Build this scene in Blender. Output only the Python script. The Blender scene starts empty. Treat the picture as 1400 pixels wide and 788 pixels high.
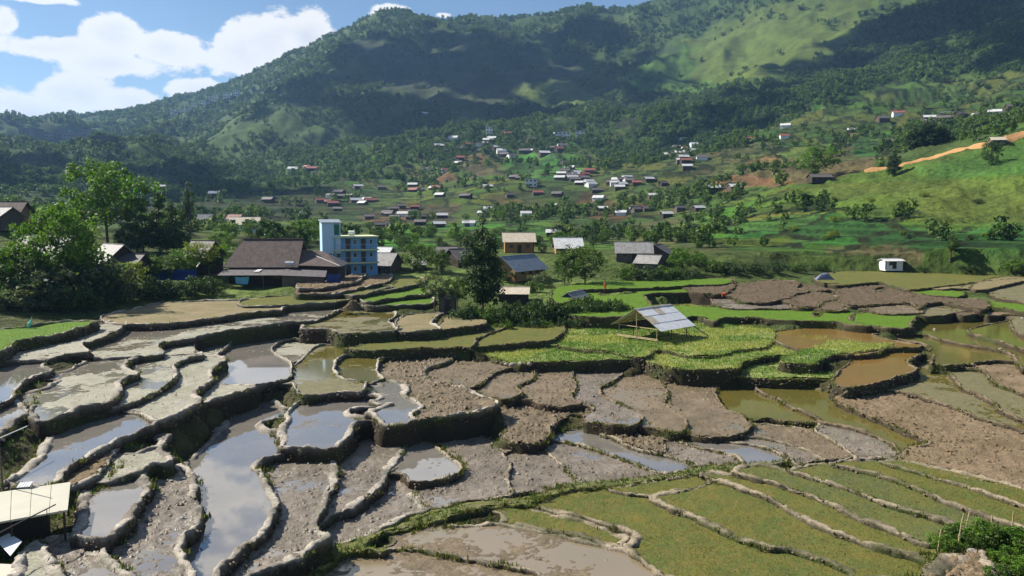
import bpy, math, random
import numpy as np
from mathutils import Vector, Matrix, Euler

# ------------------------------------------------------------------ camera, sky, sun, exposure
scene = bpy.context.scene
COL = scene.collection
CAM_Z = 21.0            # eye height above the drain between the terraces (metres)
FPX = 1078.0            # focal length in photo pixels (photo is 1400 x 788)
HORIZON = 285.0         # photo row of the horizon
PITCH = math.atan((394.0 - HORIZON) / FPX)
cam_data = bpy.data.cameras.new('camera')
cam_data.sensor_width = 36.0
cam_data.lens = 36.0 * FPX / 1400.0
cam_data.clip_start = 0.5
cam_data.clip_end = 30000.0
cam = bpy.data.objects.new('camera', cam_data)
COL.objects.link(cam)
cam.location = (0, 0, CAM_Z)
cam.rotation_euler = (math.pi / 2 - PITCH, 0, 0)
scene.camera = cam

SUN_EL = math.radians(41.0)
SUN_AHEAD = math.radians(21.0)      # sun stands to the left and a little ahead of the camera
SUN_DIR = np.array([-math.cos(SUN_AHEAD) * math.cos(SUN_EL), math.sin(SUN_AHEAD) * math.cos(SUN_EL), math.sin(SUN_EL)])
sun_data = bpy.data.lights.new('sun', 'SUN')
sun_data.energy = 5.0
sun_data.angle = math.radians(0.53)
sun_data.color = (1.0, 0.94, 0.83)
sun = bpy.data.objects.new('sun', sun_data)
COL.objects.link(sun)
sun.rotation_euler = Vector(-SUN_DIR).to_track_quat('-Z', 'Y').to_euler()
sun.location = (-200, 100, 400)

scene.view_settings.view_transform = 'Standard'
scene.view_settings.look = 'None'
scene.view_settings.exposure = 0.95
scene.view_settings.gamma = 1.0
scene.view_settings.use_curve_mapping = False
scene.cycles.use_denoising = True
scene.cycles.max_bounces = 6
scene.cycles.diffuse_bounces = 2
scene.cycles.glossy_bounces = 3
scene.cycles.transparent_max_bounces = 6
scene.cycles.volume_bounces = 0
scene.cycles.caustics_reflective = False
scene.cycles.caustics_refractive = False

world = bpy.data.worlds.new('World')
scene.world = world
world.use_nodes = True


def build_world():
    nt = world.node_tree
    nt.nodes.clear()
    N, L = nt.nodes.new, nt.links.new

    def math_node(op, a, b=None, c=None, clamp=False):
        n = N('ShaderNodeMath')
        n.operation = op
        n.use_clamp = clamp
        for i, v in enumerate((a, b, c)):
            if v is None:
                continue
            if isinstance(v, (int, float)):
                n.inputs[i].default_value = v
            else:
                L(v, n.inputs[i])
        return n.outputs[0]
    sky = N('ShaderNodeTexSky')
    sky.sky_type = 'NISHITA'
    sky.sun_disc = False
    sky.sun_elevation = SUN_EL
    sky.sun_rotation = math.atan2(SUN_DIR[0], SUN_DIR[1])
    sky.air_density = 1.0
    sky.dust_density = 0.15
    sky.ozone_density = 4.0
    bg = N('ShaderNodeBackground')
    bg.inputs['Strength'].default_value = 0.056
    L(sky.outputs[0], bg.inputs['Color'])
    tc = N('ShaderNodeTexCoord')
    sep = N('ShaderNodeSeparateXYZ')
    L(tc.outputs['Generated'], sep.inputs[0])
    az = math_node('ARCTAN2', sep.outputs[0], sep.outputs[1])
    el = math_node('ARCSINE', sep.outputs[2])
    # cloud bodies, azimuth / elevation in degrees with half widths: cumulus banks over the valley
    bodies = []

    def body(px, py, rx, ry, wgt=1.0):
        x, y = (px - 700.0) / FPX, (394.0 - py) / FPX
        d = Vector((x, math.cos(PITCH) + y * math.sin(PITCH), -math.sin(PITCH) + y * math.cos(PITCH))).normalized()
        bodies.append((math.atan2(d.x, d.y), math.asin(d.z), rx * .76 / FPX, ry * .78 / FPX, wgt))
    body(60, 68, 120, 26); body(165, 50, 62, 38); body(225, 66, 70, 34); body(150, 88, 110, 22)
    body(365, 50, 78, 56); body(420, 48, 50, 36); body(330, 75, 60, 40)
    body(105, 128, 70, 34); body(45, 155, 110, 34); body(180, 140, 60, 28); body(270, 124, 60, 18)
    body(530, 18, 40, 16); body(606, 21, 18, 7); body(40, -4, 90, 10); body(8, 32, 26, 26, .8)
    rnd = random.Random(5)
    for k in range(9):              # the same broken cumulus goes on all round the sky
        bodies.append((rnd.uniform(-math.pi, math.pi), math.radians(rnd.uniform(17, 62)), rnd.uniform(.10, .30), rnd.uniform(.05, .12), 1.0))
    for a, e, w, h in ((-26, 19, .16, .05), (-15, 23, .13, .05), (-33, 25, .14, .06), (-24, 29, .15, .05), (-6, 19, .12, .035), (-7, 28, .14, .05), (4, 23, .12, .05), (15, 27, .15, .05), (27, 22, .12, .05), (-12, 37, .2, .07), (8, 39, .2, .07)):
        bodies.append((math.radians(a), math.radians(e), w, h, 1.0))
    cov = None
    for a0, e0, rx, ry, wgt in bodies:
        da = math_node('MULTIPLY', math_node('SUBTRACT', az, a0), 1.0 / rx)
        de = math_node('MULTIPLY', math_node('SUBTRACT', el, e0), 1.0 / ry)
        d2 = math_node('ADD', math_node('MULTIPLY', da, da), math_node('MULTIPLY', de, de))
        g = math_node('MULTIPLY', math_node('SUBTRACT', 1.0, math_node('SQRT', d2)), wgt)
        cov = g if cov is None else math_node('SMOOTH_MAX', cov, g, 0.15)

    def noise(scale, detail, rough, off, stretch=1.6):
        mp = N('ShaderNodeMapping')
        mp.inputs['Location'].default_value = off
        mp.inputs['Scale'].default_value = (1, 1, stretch)
        L(tc.outputs['Generated'], mp.inputs[0])
        n = N('ShaderNodeTexNoise')
        n.inputs['Scale'].default_value = scale
        n.inputs['Detail'].default_value = detail
        n.inputs['Roughness'].default_value = rough
        L(mp.outputs[0], n.inputs[0])
        return n.outputs[0]
    n1 = noise(15, 10, .62, (0, 0, 0))
    n2 = noise(5.5, 4, .5, (3, 1, 2))
    dens = math_node('ADD', cov, math_node('MULTIPLY', math_node('SUBTRACT', n1, .5), 2.4))
    dens = math_node('ADD', dens, math_node('MULTIPLY', math_node('SUBTRACT', n2, .5), .9))
    mr = N('ShaderNodeMapRange')
    mr.interpolation_type = 'SMOOTHSTEP'
    L(dens, mr.inputs[0])
    mr.inputs[1].default_value = .0
    mr.inputs[2].default_value = .28
    # thicker parts away from the lit edge turn a little grey-violet
    thick = N('ShaderNodeMapRange')
    L(dens, thick.inputs[0])
    thick.inputs[1].default_value = .45
    thick.inputs[2].default_value = 1.2
    shade = math_node('MULTIPLY', thick.outputs[0], noise(9, 5, .55, (1, 4, 2.03)), clamp=True)
    ramp = N('ShaderNodeMix')
    ramp.data_type = 'RGBA'
    L(shade, ramp.inputs[0])
    ramp.inputs[6].default_value = (1.0, 1.0, 1.0, 1)
    ramp.inputs[7].default_value = (.70, .74, .84, 1)
    bgc = N('ShaderNodeBackground')
    bgc.inputs['Strength'].default_value = 0.53
    L(ramp.outputs[2], bgc.inputs['Color'])
    mix = N('ShaderNodeMixShader')
    L(mr.outputs[0], mix.inputs[0])
    L(bg.outputs[0], mix.inputs[1])
    L(bgc.outputs[0], mix.inputs[2])
    out = N('ShaderNodeOutputWorld')
    L(mix.outputs[0], out.inputs[0])


build_world()

# ------------------------------------------------------------------ helpers
RNG = np.random.default_rng(11)
random.seed(11)
_T = np.random.default_rng(3).random((256, 256))
_T3 = np.random.default_rng(4).random((64, 64, 64))


def vnoise(x, y):
    xi, yi = np.floor(x).astype(int), np.floor(y).astype(int)
    fx, fy = x - xi, y - yi
    fx, fy = fx * fx * (3 - 2 * fx), fy * fy * (3 - 2 * fy)
    a, b = _T[xi & 255, yi & 255], _T[(xi + 1) & 255, yi & 255]
    c, d = _T[xi & 255, (yi + 1) & 255], _T[(xi + 1) & 255, (yi + 1) & 255]
    return (a * (1 - fx) + b * fx) * (1 - fy) + (c * (1 - fx) + d * fx) * fy - .5


def fbm(x, y, octaves=5, gain=.5):
    s, a = 0, 1.0
    for k in range(octaves):
        s = s + a * vnoise(x * 2 ** k + 17.3 * k, y * 2 ** k + 9.1 * k)
        a *= gain
    return s


def ridged(x, y, octaves=5, gain=.5):
    s, a = 0, 1.0
    for k in range(octaves):
        s = s + a * (1 - 4 * np.abs(vnoise(x * 2 ** k + 31.7 * k, y * 2 ** k + 5.9 * k)))
        a *= gain
    return s * .5


def vnoise3(p):
    i = np.floor(p).astype(int)
    f = p - i
    f = f * f * (3 - 2 * f)
    r = 0
    for dx in (0, 1):
        for dy in (0, 1):
            for dz in (0, 1):
                w = (f[:, 0] if dx else 1 - f[:, 0]) * (f[:, 1] if dy else 1 - f[:, 1]) * (f[:, 2] if dz else 1 - f[:, 2])
                r = r + w * _T3[(i[:, 0] + dx) & 63, (i[:, 1] + dy) & 63, (i[:, 2] + dz) & 63]
    return r - .5


def smooth(a, b, x):
    t = np.clip((x - a) / (b - a), 0, 1)
    return t * t * (3 - 2 * t)


SP, CP = math.sin(PITCH), math.cos(PITCH)


def ray(px, py):
    """direction of a photo pixel, for measuring where things stand"""
    x, y = (np.asarray(px, float) - 700.0) / FPX, (394.0 - np.asarray(py, float)) / FPX
    return np.stack([x, CP + y * SP, -SP + y * CP], -1)


def on_level(px, py, z):
    d = ray(px, py)
    t = (z - CAM_Z) / d[..., 2]
    return d[..., :2] * t[..., None]


def to_photo(x, y, z):
    dz = z - CAM_Z
    depth = y * CP - dz * SP
    up = y * SP + dz * CP
    return 700 + FPX * x / depth, 394 - FPX * up / depth


def in_poly(x, y, poly):
    poly = np.asarray(poly)
    r = np.zeros(x.shape, bool)
    j = len(poly) - 1
    for i in range(len(poly)):
        xi, yi = poly[i]
        xj, yj = poly[j]
        if yi != yj:
            r ^= ((yi > y) != (yj > y)) & (x < (xj - xi) * (y - yi) / (yj - yi) + xi)
        j = i
    return r


def np_mesh(name, verts, faces, smooth_shade=True):
    """faces: (n,3) or (n,4) index array"""
    me = bpy.data.meshes.new(name)
    verts = np.ascontiguousarray(verts, np.float32)
    faces = np.ascontiguousarray(faces, np.int32)
    n, k = faces.shape
    me.vertices.add(len(verts))
    me.vertices.foreach_set('co', verts.ravel())
    me.loops.add(n * k)
    me.loops.foreach_set('vertex_index', faces.ravel())
    me.polygons.add(n)
    me.polygons.foreach_set('loop_start', np.arange(0, n * k, k, dtype=np.int32))
    me.polygons.foreach_set('loop_total', np.full(n, k, np.int32))
    if smooth_shade:
        me.polygons.foreach_set('use_smooth', np.ones(n, bool))
    me.update(calc_edges=True)
    return me


def set_color(me, cols, name='Col'):
    at = me.color_attributes.new(name, 'FLOAT_COLOR', 'POINT')
    c = np.ones((len(me.vertices), 4), np.float32)
    c[:, :3] = cols
    at.data.foreach_set('color', c.ravel())


def link(name, me, mat=None, parent=None):
    o = bpy.data.objects.new(name, me)
    COL.objects.link(o)
    if mat is not None and me is not None and not me.materials:
        me.materials.append(mat)
    if parent is not None:
        o.parent = parent
    return o


def thing(name, label, cat, loc=(0, 0, 0), rz=0.0, group=None):
    o = bpy.data.objects.new(name, None)
    o.empty_display_size = .3
    COL.objects.link(o)
    o.location = loc
    o.rotation_euler = (0, 0, rz)
    tag(o, label, cat, group)
    return o


def tag(o, label, cat, group=None):
    o['label'] = label
    o['category'] = cat
    if group:
        o['group'] = group
    return o


def structure(o):
    o['kind'] = 'structure'
    return o


def stuff(o, label=None, cat=None):
    o['kind'] = 'stuff'
    if label:
        o['label'] = label
        o['category'] = cat
    return o


class MB:
    """collects simple solids and links them as one mesh object"""

    def __init__(self):
        self.v, self.f = [], []

    def add(self, verts, faces, m=None):
        b = len(self.v)
        for p in verts:
            self.v.append(tuple(m @ Vector(p)) if m is not None else tuple(p))
        self.f += [tuple(i + b for i in f) for f in faces]
        return self

    def box(self, x0, x1, y0, y1, z0, z1, m=None):
        return self.add([(x0, y0, z0), (x1, y0, z0), (x1, y1, z0), (x0, y1, z0), (x0, y0, z1), (x1, y0, z1), (x1, y1, z1), (x0, y1, z1)],
                        [(0, 3, 2, 1), (4, 5, 6, 7), (0, 1, 5, 4), (1, 2, 6, 5), (2, 3, 7, 6), (3, 0, 4, 7)], m)

    def slab(self, quad, t):
        """a sheet of thickness t hung below four corner points"""
        q = [Vector(p) for p in quad]
        n = (q[1] - q[0]).cross(q[3] - q[0]).normalized() * t
        v = [tuple(p) for p in q] + [tuple(p - n) for p in q]
        return self.add(v, [(0, 1, 2, 3), (7, 6, 5, 4), (0, 4, 5, 1), (1, 5, 6, 2), (2, 6, 7, 3), (3, 7, 4, 0)])

    def bar(self, a, b, r0, r1=None, n=6):
        a, b = Vector(a), Vector(b)
        r1 = r0 if r1 is None else r1
        d = (b - a).normalized()
        u = d.orthogonal().normalized()
        w = d.cross(u)
        vs = []
        for c, r in ((a, r0), (b, r1)):
            for k in range(n):
                t = 2 * math.pi * k / n
                vs.append(tuple(c + u * (r * math.cos(t)) + w * (r * math.sin(t))))
        fs = [(k, (k + 1) % n, n + (k + 1) % n, n + k) for k in range(n)]
        fs += [tuple(range(n - 1, -1, -1)), tuple(range(n, 2 * n))]
        return self.add(vs, fs)

    def mesh(self, name):
        me = bpy.data.meshes.new(name)
        me.from_pydata(self.v, [], self.f)
        me.update()
        return me

    def build(self, name, mat, parent=None):
        return link(name, self.mesh(name), mat, parent)


# ------------------------------------------------------------------ materials
MATS = {}


class NB:
    """small node builder for one procedural material"""

    def __init__(self, name):
        self.m = bpy.data.materials.new(name)
        self.m.use_nodes = True
        self.nt = self.m.node_tree
        self.b = self.nt.nodes['Principled BSDF']
        MATS[name] = self.m

    def n(self, t):
        return self.nt.nodes.new(t)

    def l(self, a, b):
        self.nt.links.new(a, b)

    def coord(self, kind='Object'):
        if not hasattr(self, '_tc'):
            self._tc = self.n('ShaderNodeTexCoord')
        return self._tc.outputs[kind]

    def pos(self):
        if not hasattr(self, '_g'):
            self._g = self.n('ShaderNodeNewGeometry')
        return self._g.outputs['Position']

    def noise(self, scale, detail=4, rough=.55, vec=None, stretch=None):
        t = self.n('ShaderNodeTexNoise')
        t.inputs['Scale'].default_value = scale
        t.inputs['Detail'].default_value = detail
        t.inputs['Roughness'].default_value = rough
        v = vec or self.pos()
        if stretch:
            mp = self.n('ShaderNodeMapping')
            mp.inputs['Scale'].default_value = stretch
            self.l(v, mp.inputs[0])
            v = mp.outputs[0]
        self.l(v, t.inputs[0])
        return t.outputs[0]

    def rng(self, a, lo, hi, to0=0., to1=1.):
        t = self.n('ShaderNodeMapRange')
        self.l(a, t.inputs[0])
        for i, v in zip((1, 2, 3, 4), (lo, hi, to0, to1)):
            t.inputs[i].default_value = v
        return t.outputs[0]

    def mix(self, f, a, b, mode='MIX'):
        t = self.n('ShaderNodeMix')
        t.data_type = 'RGBA'
        t.blend_type = mode
        for i, v in ((0, f), (6, a), (7, b)):
            if isinstance(v, (int, float)):
                t.inputs[i].default_value = v
            elif isinstance(v, tuple):
                t.inputs[i].default_value = (*v, 1)
            else:
                self.l(v, t.inputs[i])
        return t.outputs[2]

    def attr(self, name='Col'):
        t = self.n('ShaderNodeAttribute')
        t.attribute_name = name
        return t.outputs['Color']

    def bump(self, h, strength=.4, dist=.05):
        t = self.n('ShaderNodeBump')
        t.inputs['Strength'].default_value = strength
        t.inputs['Distance'].default_value = dist
        self.l(h, t.inputs['Height'])
        self.l(t.outputs[0], self.b.inputs['Normal'])

    def done(self, color, rough=.8, spec=.3):
        if isinstance(color, tuple):
            self.b.inputs['Base Color'].default_value = (*color, 1)
        else:
            self.l(color, self.b.inputs['Base Color'])
        if isinstance(rough, (int, float)):
            self.b.inputs['Roughness'].default_value = rough
        else:
            self.l(rough, self.b.inputs['Roughness'])
        self.b.inputs['Specular IOR Level'].default_value = spec
        return self.m


def mat_plain(name, c, rough=.8, spec=.3, var=.25, scale=2.0, bump=.0):
    k = NB(name)
    n = k.noise(scale, 5)
    d = tuple(x * (1 - var) for x in c)
    e = tuple(min(1, x * (1 + var)) for x in c)
    col = k.mix(n, d, e)
    if bump:
        k.bump(k.noise(scale * 6, 4), bump, .03)
    return k.done(col, rough, spec)


def mat_vcol(name, rough=.85, spec=.2, var=.35, scale=.3, fine=3.0, bump=.5, dist=.1):
    k = NB(name)
    n = k.noise(scale, 6, .6)
    f = k.noise(fine, 4, .6)
    c = k.mix(k.rng(n, .3, .7), k.attr(), (0, 0, 0))
    c = k.mix(1.0, k.attr(), k.mix(k.rng(n, .25, .75), (1 - var, 1 - var, 1 - var), (1 + var, 1 + var, 1 + var * .8)), 'MULTIPLY')
    c = k.mix(1.0, c, k.mix(k.rng(f, .3, .7), (1 - var, 1 - var, 1 - var), (1 + var, 1 + var, 1 + var)), 'MULTIPLY')
    k.bump(f, bump, dist)
    return k.done(c, rough, spec)
# ------------------------------------------------------------------ rice terraces: outlines measured in the photo, each on its own level
CROPS = {'A': (0, 400, 3.94), 'B': (350, 400, 3.94), 'C': (700, 400, 3.94), 'E': (0, 588, 3.94), 'F': (350, 588, 3.94),
         'G': (700, 588, 3.94), 'H': (1050, 588, 3.94), 'J': (940, 360, 4.986), 'K': (1120, 360, 4.986), 'L': (420, 350, 4.986),
         'M': (900, 480, 4.986), 'N': (1120, 480, 4.986), 'O': (200, 480, 4.986), 'Q': (460, 480, 4.986), 'R': (600, 220, 3.94), '0': (0, 0, 1.0)}
TERR = []


def T(crop, z, kind, pts, **kw):
    ox, oy, s = CROPS[crop]
    a = np.array([float(v) for v in pts.replace(' ', ',').split(',')]).reshape(-1, 2) / s + (ox, oy)
    TERR.append(dict(z=z, kind=kind, px=a, **kw))


# --- left: shelves stepping down to the right
T('A', 7.2, 'green', '-60,215 150,190 330,160 500,155 515,163 400,205 230,245 90,275 60,300 -60,345')
T('A', 6.2, 'pale', '-60,372 100,340 560,170 690,165 600,230 450,285 490,325 370,335 265,362 200,368 -60,385')
T('A', 5.9, 'water', '-60,372 200,366 262,362 238,398 292,420 160,470 95,535 75,570 30,588 -60,600')
T('A', 5.4, 'water', '-60,590 40,578 90,582 162,655 90,700 30,755 -60,800')
T('A', 5.41, 'palewet', '510,365 740,352 702,368 682,408 748,440 655,490 655,540 600,592 440,632 270,692 165,690 165,630 215,540 320,470 330,440')
T('A', 5.5, 'palewet', '515,362 740,350 880,330 858,292 910,270 1010,255 1200,215 1379,190 1579,165 1709,150 1829,95 1859,60 1679,50 1519,60 1379,110 1050,140 840,160 640,170 600,230 470,285 490,328')
T('A', 6.3, 'tan', '560,160 640,175 840,172 1050,152 1300,118 1400,108 1500,100 1525,92 1500,65 1440,42 1379,42 900,58 740,88 560,125')
T('A', 4.75, 'pale', '885,335 875,312 1010,288 1050,258 1050,310 1097,340 1000,350 900,350')
T('A', 4.9, 'palewet', '740,352 900,342 1060,335 1095,345 1000,367 935,402 962,442 900,505 760,583 660,612 585,622 660,560 655,490 750,440 690,400')
T('A', 4.42, 'pale', '1090,348 1222,360 1142,430 1146,482 1060,545 1087,592 1020,642 850,707 750,655 735,635 900,520 965,445 940,400')
T('A', 4.0, 'palewet', '1050,262 1340,215 1290,240 1182,330 1150,348 1060,322')
T('A', 3.6, 'water', '1180,340 1260,280 1379,235 1500,228 1620,225 1700,240 1640,250 1530,262 1475,295 1487,330 1570,380 1572,430 1550,462 1379,512 1215,522 1160,500 1145,470 1150,430 1220,370')
T('A', 3.9, 'pale', '1085,560 1110,520 1165,500 1380,512 1300,542 1090,602')
T('B', 3.3, 'palewet', '98,300 160,260 280,238 420,245 445,270 340,290 285,330 222,388 190,380 120,342')
T('E', 4.3, 'water', '60,262 180,160 262,35 330,-40 590,-105 700,-112 850,-30 760,8 590,92 470,150 360,212 312,284 170,314 60,297 20,290')
T('E', 3.8, 'dry', '370,300 385,240 470,200 560,150 598,118 625,128 565,200 525,250 440,300', bw=.5)
T('E', 3.55, 'pale', '575,277 620,230 690,150 830,100 860,62 915,38 872,110 935,165 905,192 830,197 760,242 700,262 610,282')
T('E', 3.35, 'water', '388,580 430,400 425,370 530,330 580,283 740,263 775,253 820,298 795,350 755,405 705,505 645,555 562,613 480,602 400,592')
T('E', 2.65, 'mudwet', '620,720 700,590 800,400 850,330 840,285 955,240 975,195 1045,258 1062,318 1052,370 1098,440 1062,540 992,600 987,680 1002,730 1062,785 1060,880 760,880 705,785')
T('E', 2.85, 'mudwet', '120,645 300,585 450,608 562,618 575,685 705,785 765,860 350,860 335,760 242,648')
T('E', 3.2, 'pale', '90,700 190,606 242,648 335,765 345,870 50,870')
T('0', 2.05, 'water', '250,637 279,610 302,583 330,562 355,552 377,549 390,564 368,578 358,583 372,592 383,608 379,622 354,637 359,647 371,672 381,687 374,710 364,730 350,742 334,751 325,764 305,782 290,802 235,818 243,771 250,738 270,722 279,705 266,690 267,667 261,654', bed=-.02)
T('F', 1.5, 'mudwet', '70,240 150,165 180,125 350,103 392,98 402,150 444,210 434,280 392,350 382,420 334,480 342,540 402,592 300,655 150,735 0,795 -60,820 -20,650 60,560 110,430')
T('F', 1.05, 'mudwet', '390,150 520,60 560,30 600,20 690,-5 745,40 795,90 802,112 755,182 714,232 694,285 604,372 504,434 420,456 350,505 332,482 382,420 392,350 437,280 442,215')
T('F', 0.4, 'mudwet', '340,560 420,450 600,375 690,285 720,235 782,236 824,280 836,330 905,402 945,432 800,485 560,595 440,615 400,592')
T('F', .95, 'water', '785,105 800,65 880,68 970,95 1052,148 1108,188 1102,225 1022,260 922,280 840,284 780,240 715,236 760,180')
T('F', 0.4, 'mudwet', '835,295 1100,220 1112,180 1040,115 960,85 880,60 860,30 1000,-10 1100,-30 1250,55 1294,108 1354,158 1380,200 1354,260 1380,345 1250,376 1100,396 950,436 900,402')
T('O', 2.55, 'water', '893,560 948,480 963,430 1030,366 1230,326 1396,306 1450,296 1502,328 1535,360 1480,382 1388,420 1425,460 1435,500 1395,575 1305,655 1240,675 940,668 918,620')
T('B', 3.3, 'olivewet', '195,445 228,380 288,320 340,292 460,278 600,308 480,338 430,388 430,432 480,468 590,484 602,497 562,543 400,548 250,564 205,512 180,452')
T('B', 3.05, 'olivewet', '430,430 440,385 470,358 530,333 640,322 705,350 664,370 658,432 694,468 622,482 590,484 490,464')
T('Q', 2.6, 'clod', '330,100 400,72 770,68 622,130 612,172 660,212 790,232 900,262 960,292 1105,350 1085,382 960,424 800,449 600,469 528,455 570,400 602,380 552,330 490,300 500,240 380,210 300,180')
T('Q', 2.9, 'water', '235,345 290,320 255,280 370,207 492,238 484,312 554,342 594,380 524,442 545,474 400,510 300,505 235,445 195,440 250,400 370,370 280,370', bed=.02)
T('Q', 2.3, 'mud', '605,140 680,88 830,68 1000,78 1235,88 1222,112 1104,142 1034,192 964,242 892,254 790,228 660,208 612,172')
T('Q', 2.0, 'mud', '960,250 1040,190 1110,140 1230,103 1342,112 1340,192 1265,232 1228,252 1272,292 1180,332 1080,322 960,286')
T('C', 1.0, 'clod', '-150,600 -60,555 0,585 150,598 270,620 300,635 440,598 455,622 400,655 305,664 235,714 195,784 162,815 60,825 -45,805 -60,780 -30,700')
T('C', 1.7, 'mud', '15,518 98,480 108,420 140,405 320,415 332,470 354,510 324,570 374,603 270,615 150,603 60,562')
T('C', 1.45, 'mudwet', '345,500 318,460 340,445 600,425 534,490 482,512 494,562 552,592 654,640 706,682 642,724 450,704 388,682 440,620 370,600 326,570')
T('C', 1.25, 'brownwet', '515,560 600,465 790,452 814,490 844,550 824,592 874,642 946,692 924,754 800,744 720,704 652,632 552,592 490,562')
T('M', 1.0, 'mud', '50,200 310,190 332,168 354,210 388,250 404,330 464,400 562,440 626,490 645,512 562,574 460,590 330,590 218,574 158,542 188,460 100,380 58,310 45,240')
T('M', 0.75, 'olive', '350,205 620,185 644,240 702,290 802,330 902,390 1032,440 1112,492 1000,493 800,478 608,468 558,440 460,395 398,320', bw=.3, bh=.15)
T('M', 0.95, 'olive', '620,180 1000,185 1052,248 1122,270 1204,305 1209,352 1300,402 1550,492 1784,592 1792,622 1722,664 1655,694 1560,622 1400,557 1230,512 1110,492 1030,435 900,385 800,325 700,285 642,235', bw=.4)
T('M', 0.8, 'mudwet', '1075,558 1105,500 1230,515 1400,560 1560,622 1655,694 1635,722 1360,748 1330,722 1200,627')
T('M', 0.68, 'mud', '620,508 800,512 1000,538 1080,560 1202,627 1338,718 1250,748 1110,753 1100,737 1000,682 850,627 700,597 595,576')
T('M', 0.58, 'mudwet', '290,602 460,590 560,574 600,575 702,597 852,628 1002,684 1114,744 1080,764 950,783 890,742 780,682 620,642 450,622')
T('M', 0.5, 'water', '140,612 300,600 450,622 622,642 782,682 894,738 860,774 700,792 580,778 540,732 400,692 250,662', bed=.0)
T('M', 0.42, 'mudwet', '0,632 150,612 252,660 402,692 553,736 574,774 400,792 250,793 228,772 100,732 0,700')
T('G', 0.5, 'clod', '440,0 560,-60 640,-40 790,62 834,112 780,132 640,97 560,57', bw=.4)
T('G', 0.36, 'water', '265,30 330,3 440,0 560,57 642,98 782,126 902,166 988,198 860,244 780,234 740,219 590,163 420,103 258,62', bed=.0)
T('G', 0.27, 'mudwet', '125,85 200,58 260,54 422,100 592,160 744,222 814,248 600,280 370,290 338,262 240,172')
T('G', 0.18, 'mudwet', '-10,85 110,72 243,166 354,278 200,314 0,354 -35,344 -44,260 -14,190 20,180')
# --- banks and fields south of the drain
T('F', 0.4, 'bank', '225,805 330,715 430,635 560,585 800,505 960,438 1150,400 1379,372 1379,395 1150,438 1030,470 1000,490 830,528 680,563 614,602 584,630 690,642 685,662 540,654 420,704 300,805', bh=.08)
T('G', 0.42, 'bank', '-30,385 100,366 250,318 350,290 500,282 850,243 1000,208 1250,184 1400,178 1520,170 1520,184 1400,196 1250,207 1020,243 850,268 600,302 430,318 340,324 220,354 132,388 110,412 -30,402', bh=.08)
T('F', 0.05, 'brownwater', '250,802 420,702 540,655 690,660 780,648 930,664 1070,698 1240,730 1379,755 1500,770 1640,802 1640,900 250,900')
T('F', 0.2, 'brownwater', '690,650 740,603 880,547 1050,522 1260,508 1379,512 1580,557 1782,607 1974,648 2085,720 2195,803 2100,880 1640,830 1500,768 1379,748 1070,692 930,660 780,643')
T('G', 0.22, 'stub', '-30,400 110,408 162,440 372,490 472,520 562,560 644,580 606,642 570,644 300,573 0,512 -60,500')
T('G', 0.28, 'stub', '128,400 220,350 340,323 440,317 622,350 862,434 1002,490 1182,574 1379,648 1482,650 1642,700 1802,760 1855,830 1379,850 820,795 760,760 608,650 650,600 640,558 560,528 370,478 158,430')
T('G', 0.4, 'stub', '500,312 620,300 850,266 1010,245 1132,288 1000,312 860,332 740,356 620,346', bw=.24, bh=.1)
T('G', 0.5, 'stub', '733,362 870,332 1000,315 1140,286 1379,376 1541,463 1682,534 1852,589 2022,653 2182,698 2215,810 1850,810 1800,760 1620,690 1480,645 1379,645 1180,572 1000,488 860,432')
T('H', 0.75, 'stub', '-362,240 -200,233 -60,266 0,278 172,334 332,399 482,478 702,558 894,623 905,662 830,692 640,652 460,590 300,536 150,456 0,370 -232,286')
T('H', 1.0, 'stubg', '-202,230 -130,193 0,193 162,238 422,318 642,403 822,458 1012,523 1066,562 900,627 700,556 480,476 330,398 170,333 0,278 -60,266')
T('H', 1.2, 'stubg', '120,213 332,183 562,238 752,303 932,378 1102,438 1382,543 1420,600 1100,566 1010,523 820,457 640,403 420,318 160,238')
T('H', 1.4, 'stub', '330,183 480,168 622,173 722,213 902,263 1102,323 1262,378 1460,430 1460,580 1379,545 1100,440 930,378 750,303 560,238')
T('H', 1.55, 'stub', '600,171 740,168 902,203 1202,268 1460,350 1460,432 1260,378 1100,322 900,262 720,213')
T('N', 1.35, 'dry', '100,300 230,248 450,238 762,333 962,403 1112,463 1252,500 1500,580 1620,640 1620,1000 1500,965 1170,884 790,801 590,756 560,706 620,650 700,655 745,632 680,590 450,490 200,390 120,350', bw=.24, bh=.1)
T('N', 1.7, 'olivewet', '480,250 600,170 670,120 700,88 762,92 884,148 934,208 984,253 1084,298 1194,358 1224,398 1400,478 1620,560 1620,642 1396,547 1110,467 960,407 760,337')
T('N', 2.05, 'browngreen', '760,90 820,97 1000,102 1134,143 1169,203 1264,248 1400,298 1620,360 1620,562 1396,480 1220,400 1190,360 1080,300 980,255 930,210 880,150')
T('N', 2.35, 'dry', '1000,102 1330,35 1620,-10 1620,362 1396,302 1260,250 1165,205 1130,145')
T('N', 2.65, 'orange', '90,200 200,85 440,25 470,-15 560,-25 680,-48 775,-10 694,28 609,72 645,107 670,128 582,169 420,214 230,249 150,243')
T('K', 2.75, 'olive', '445,500 480,478 690,448 722,488 902,543 1182,598 1212,608 1335,642 1060,684 900,704 800,694 755,690 770,640 762,580 670,543')
T('K', 3.0, 'olive', '698,440 760,368 1020,358 1260,368 1302,398 1055,460 1008,453 1060,488 1200,528 1396,598 1520,650 1396,725 1310,622 1200,592 900,542 720,482 690,455')
T('K', 3.5, 'olive', '1018,450 1300,398 1332,468 1396,498 1520,540 1520,652 1390,592 1200,527 1060,487')
T('K', 3.8, 'browngreen', '1300,388 1396,368 1520,358 1520,542 1396,497 1320,457')
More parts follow.
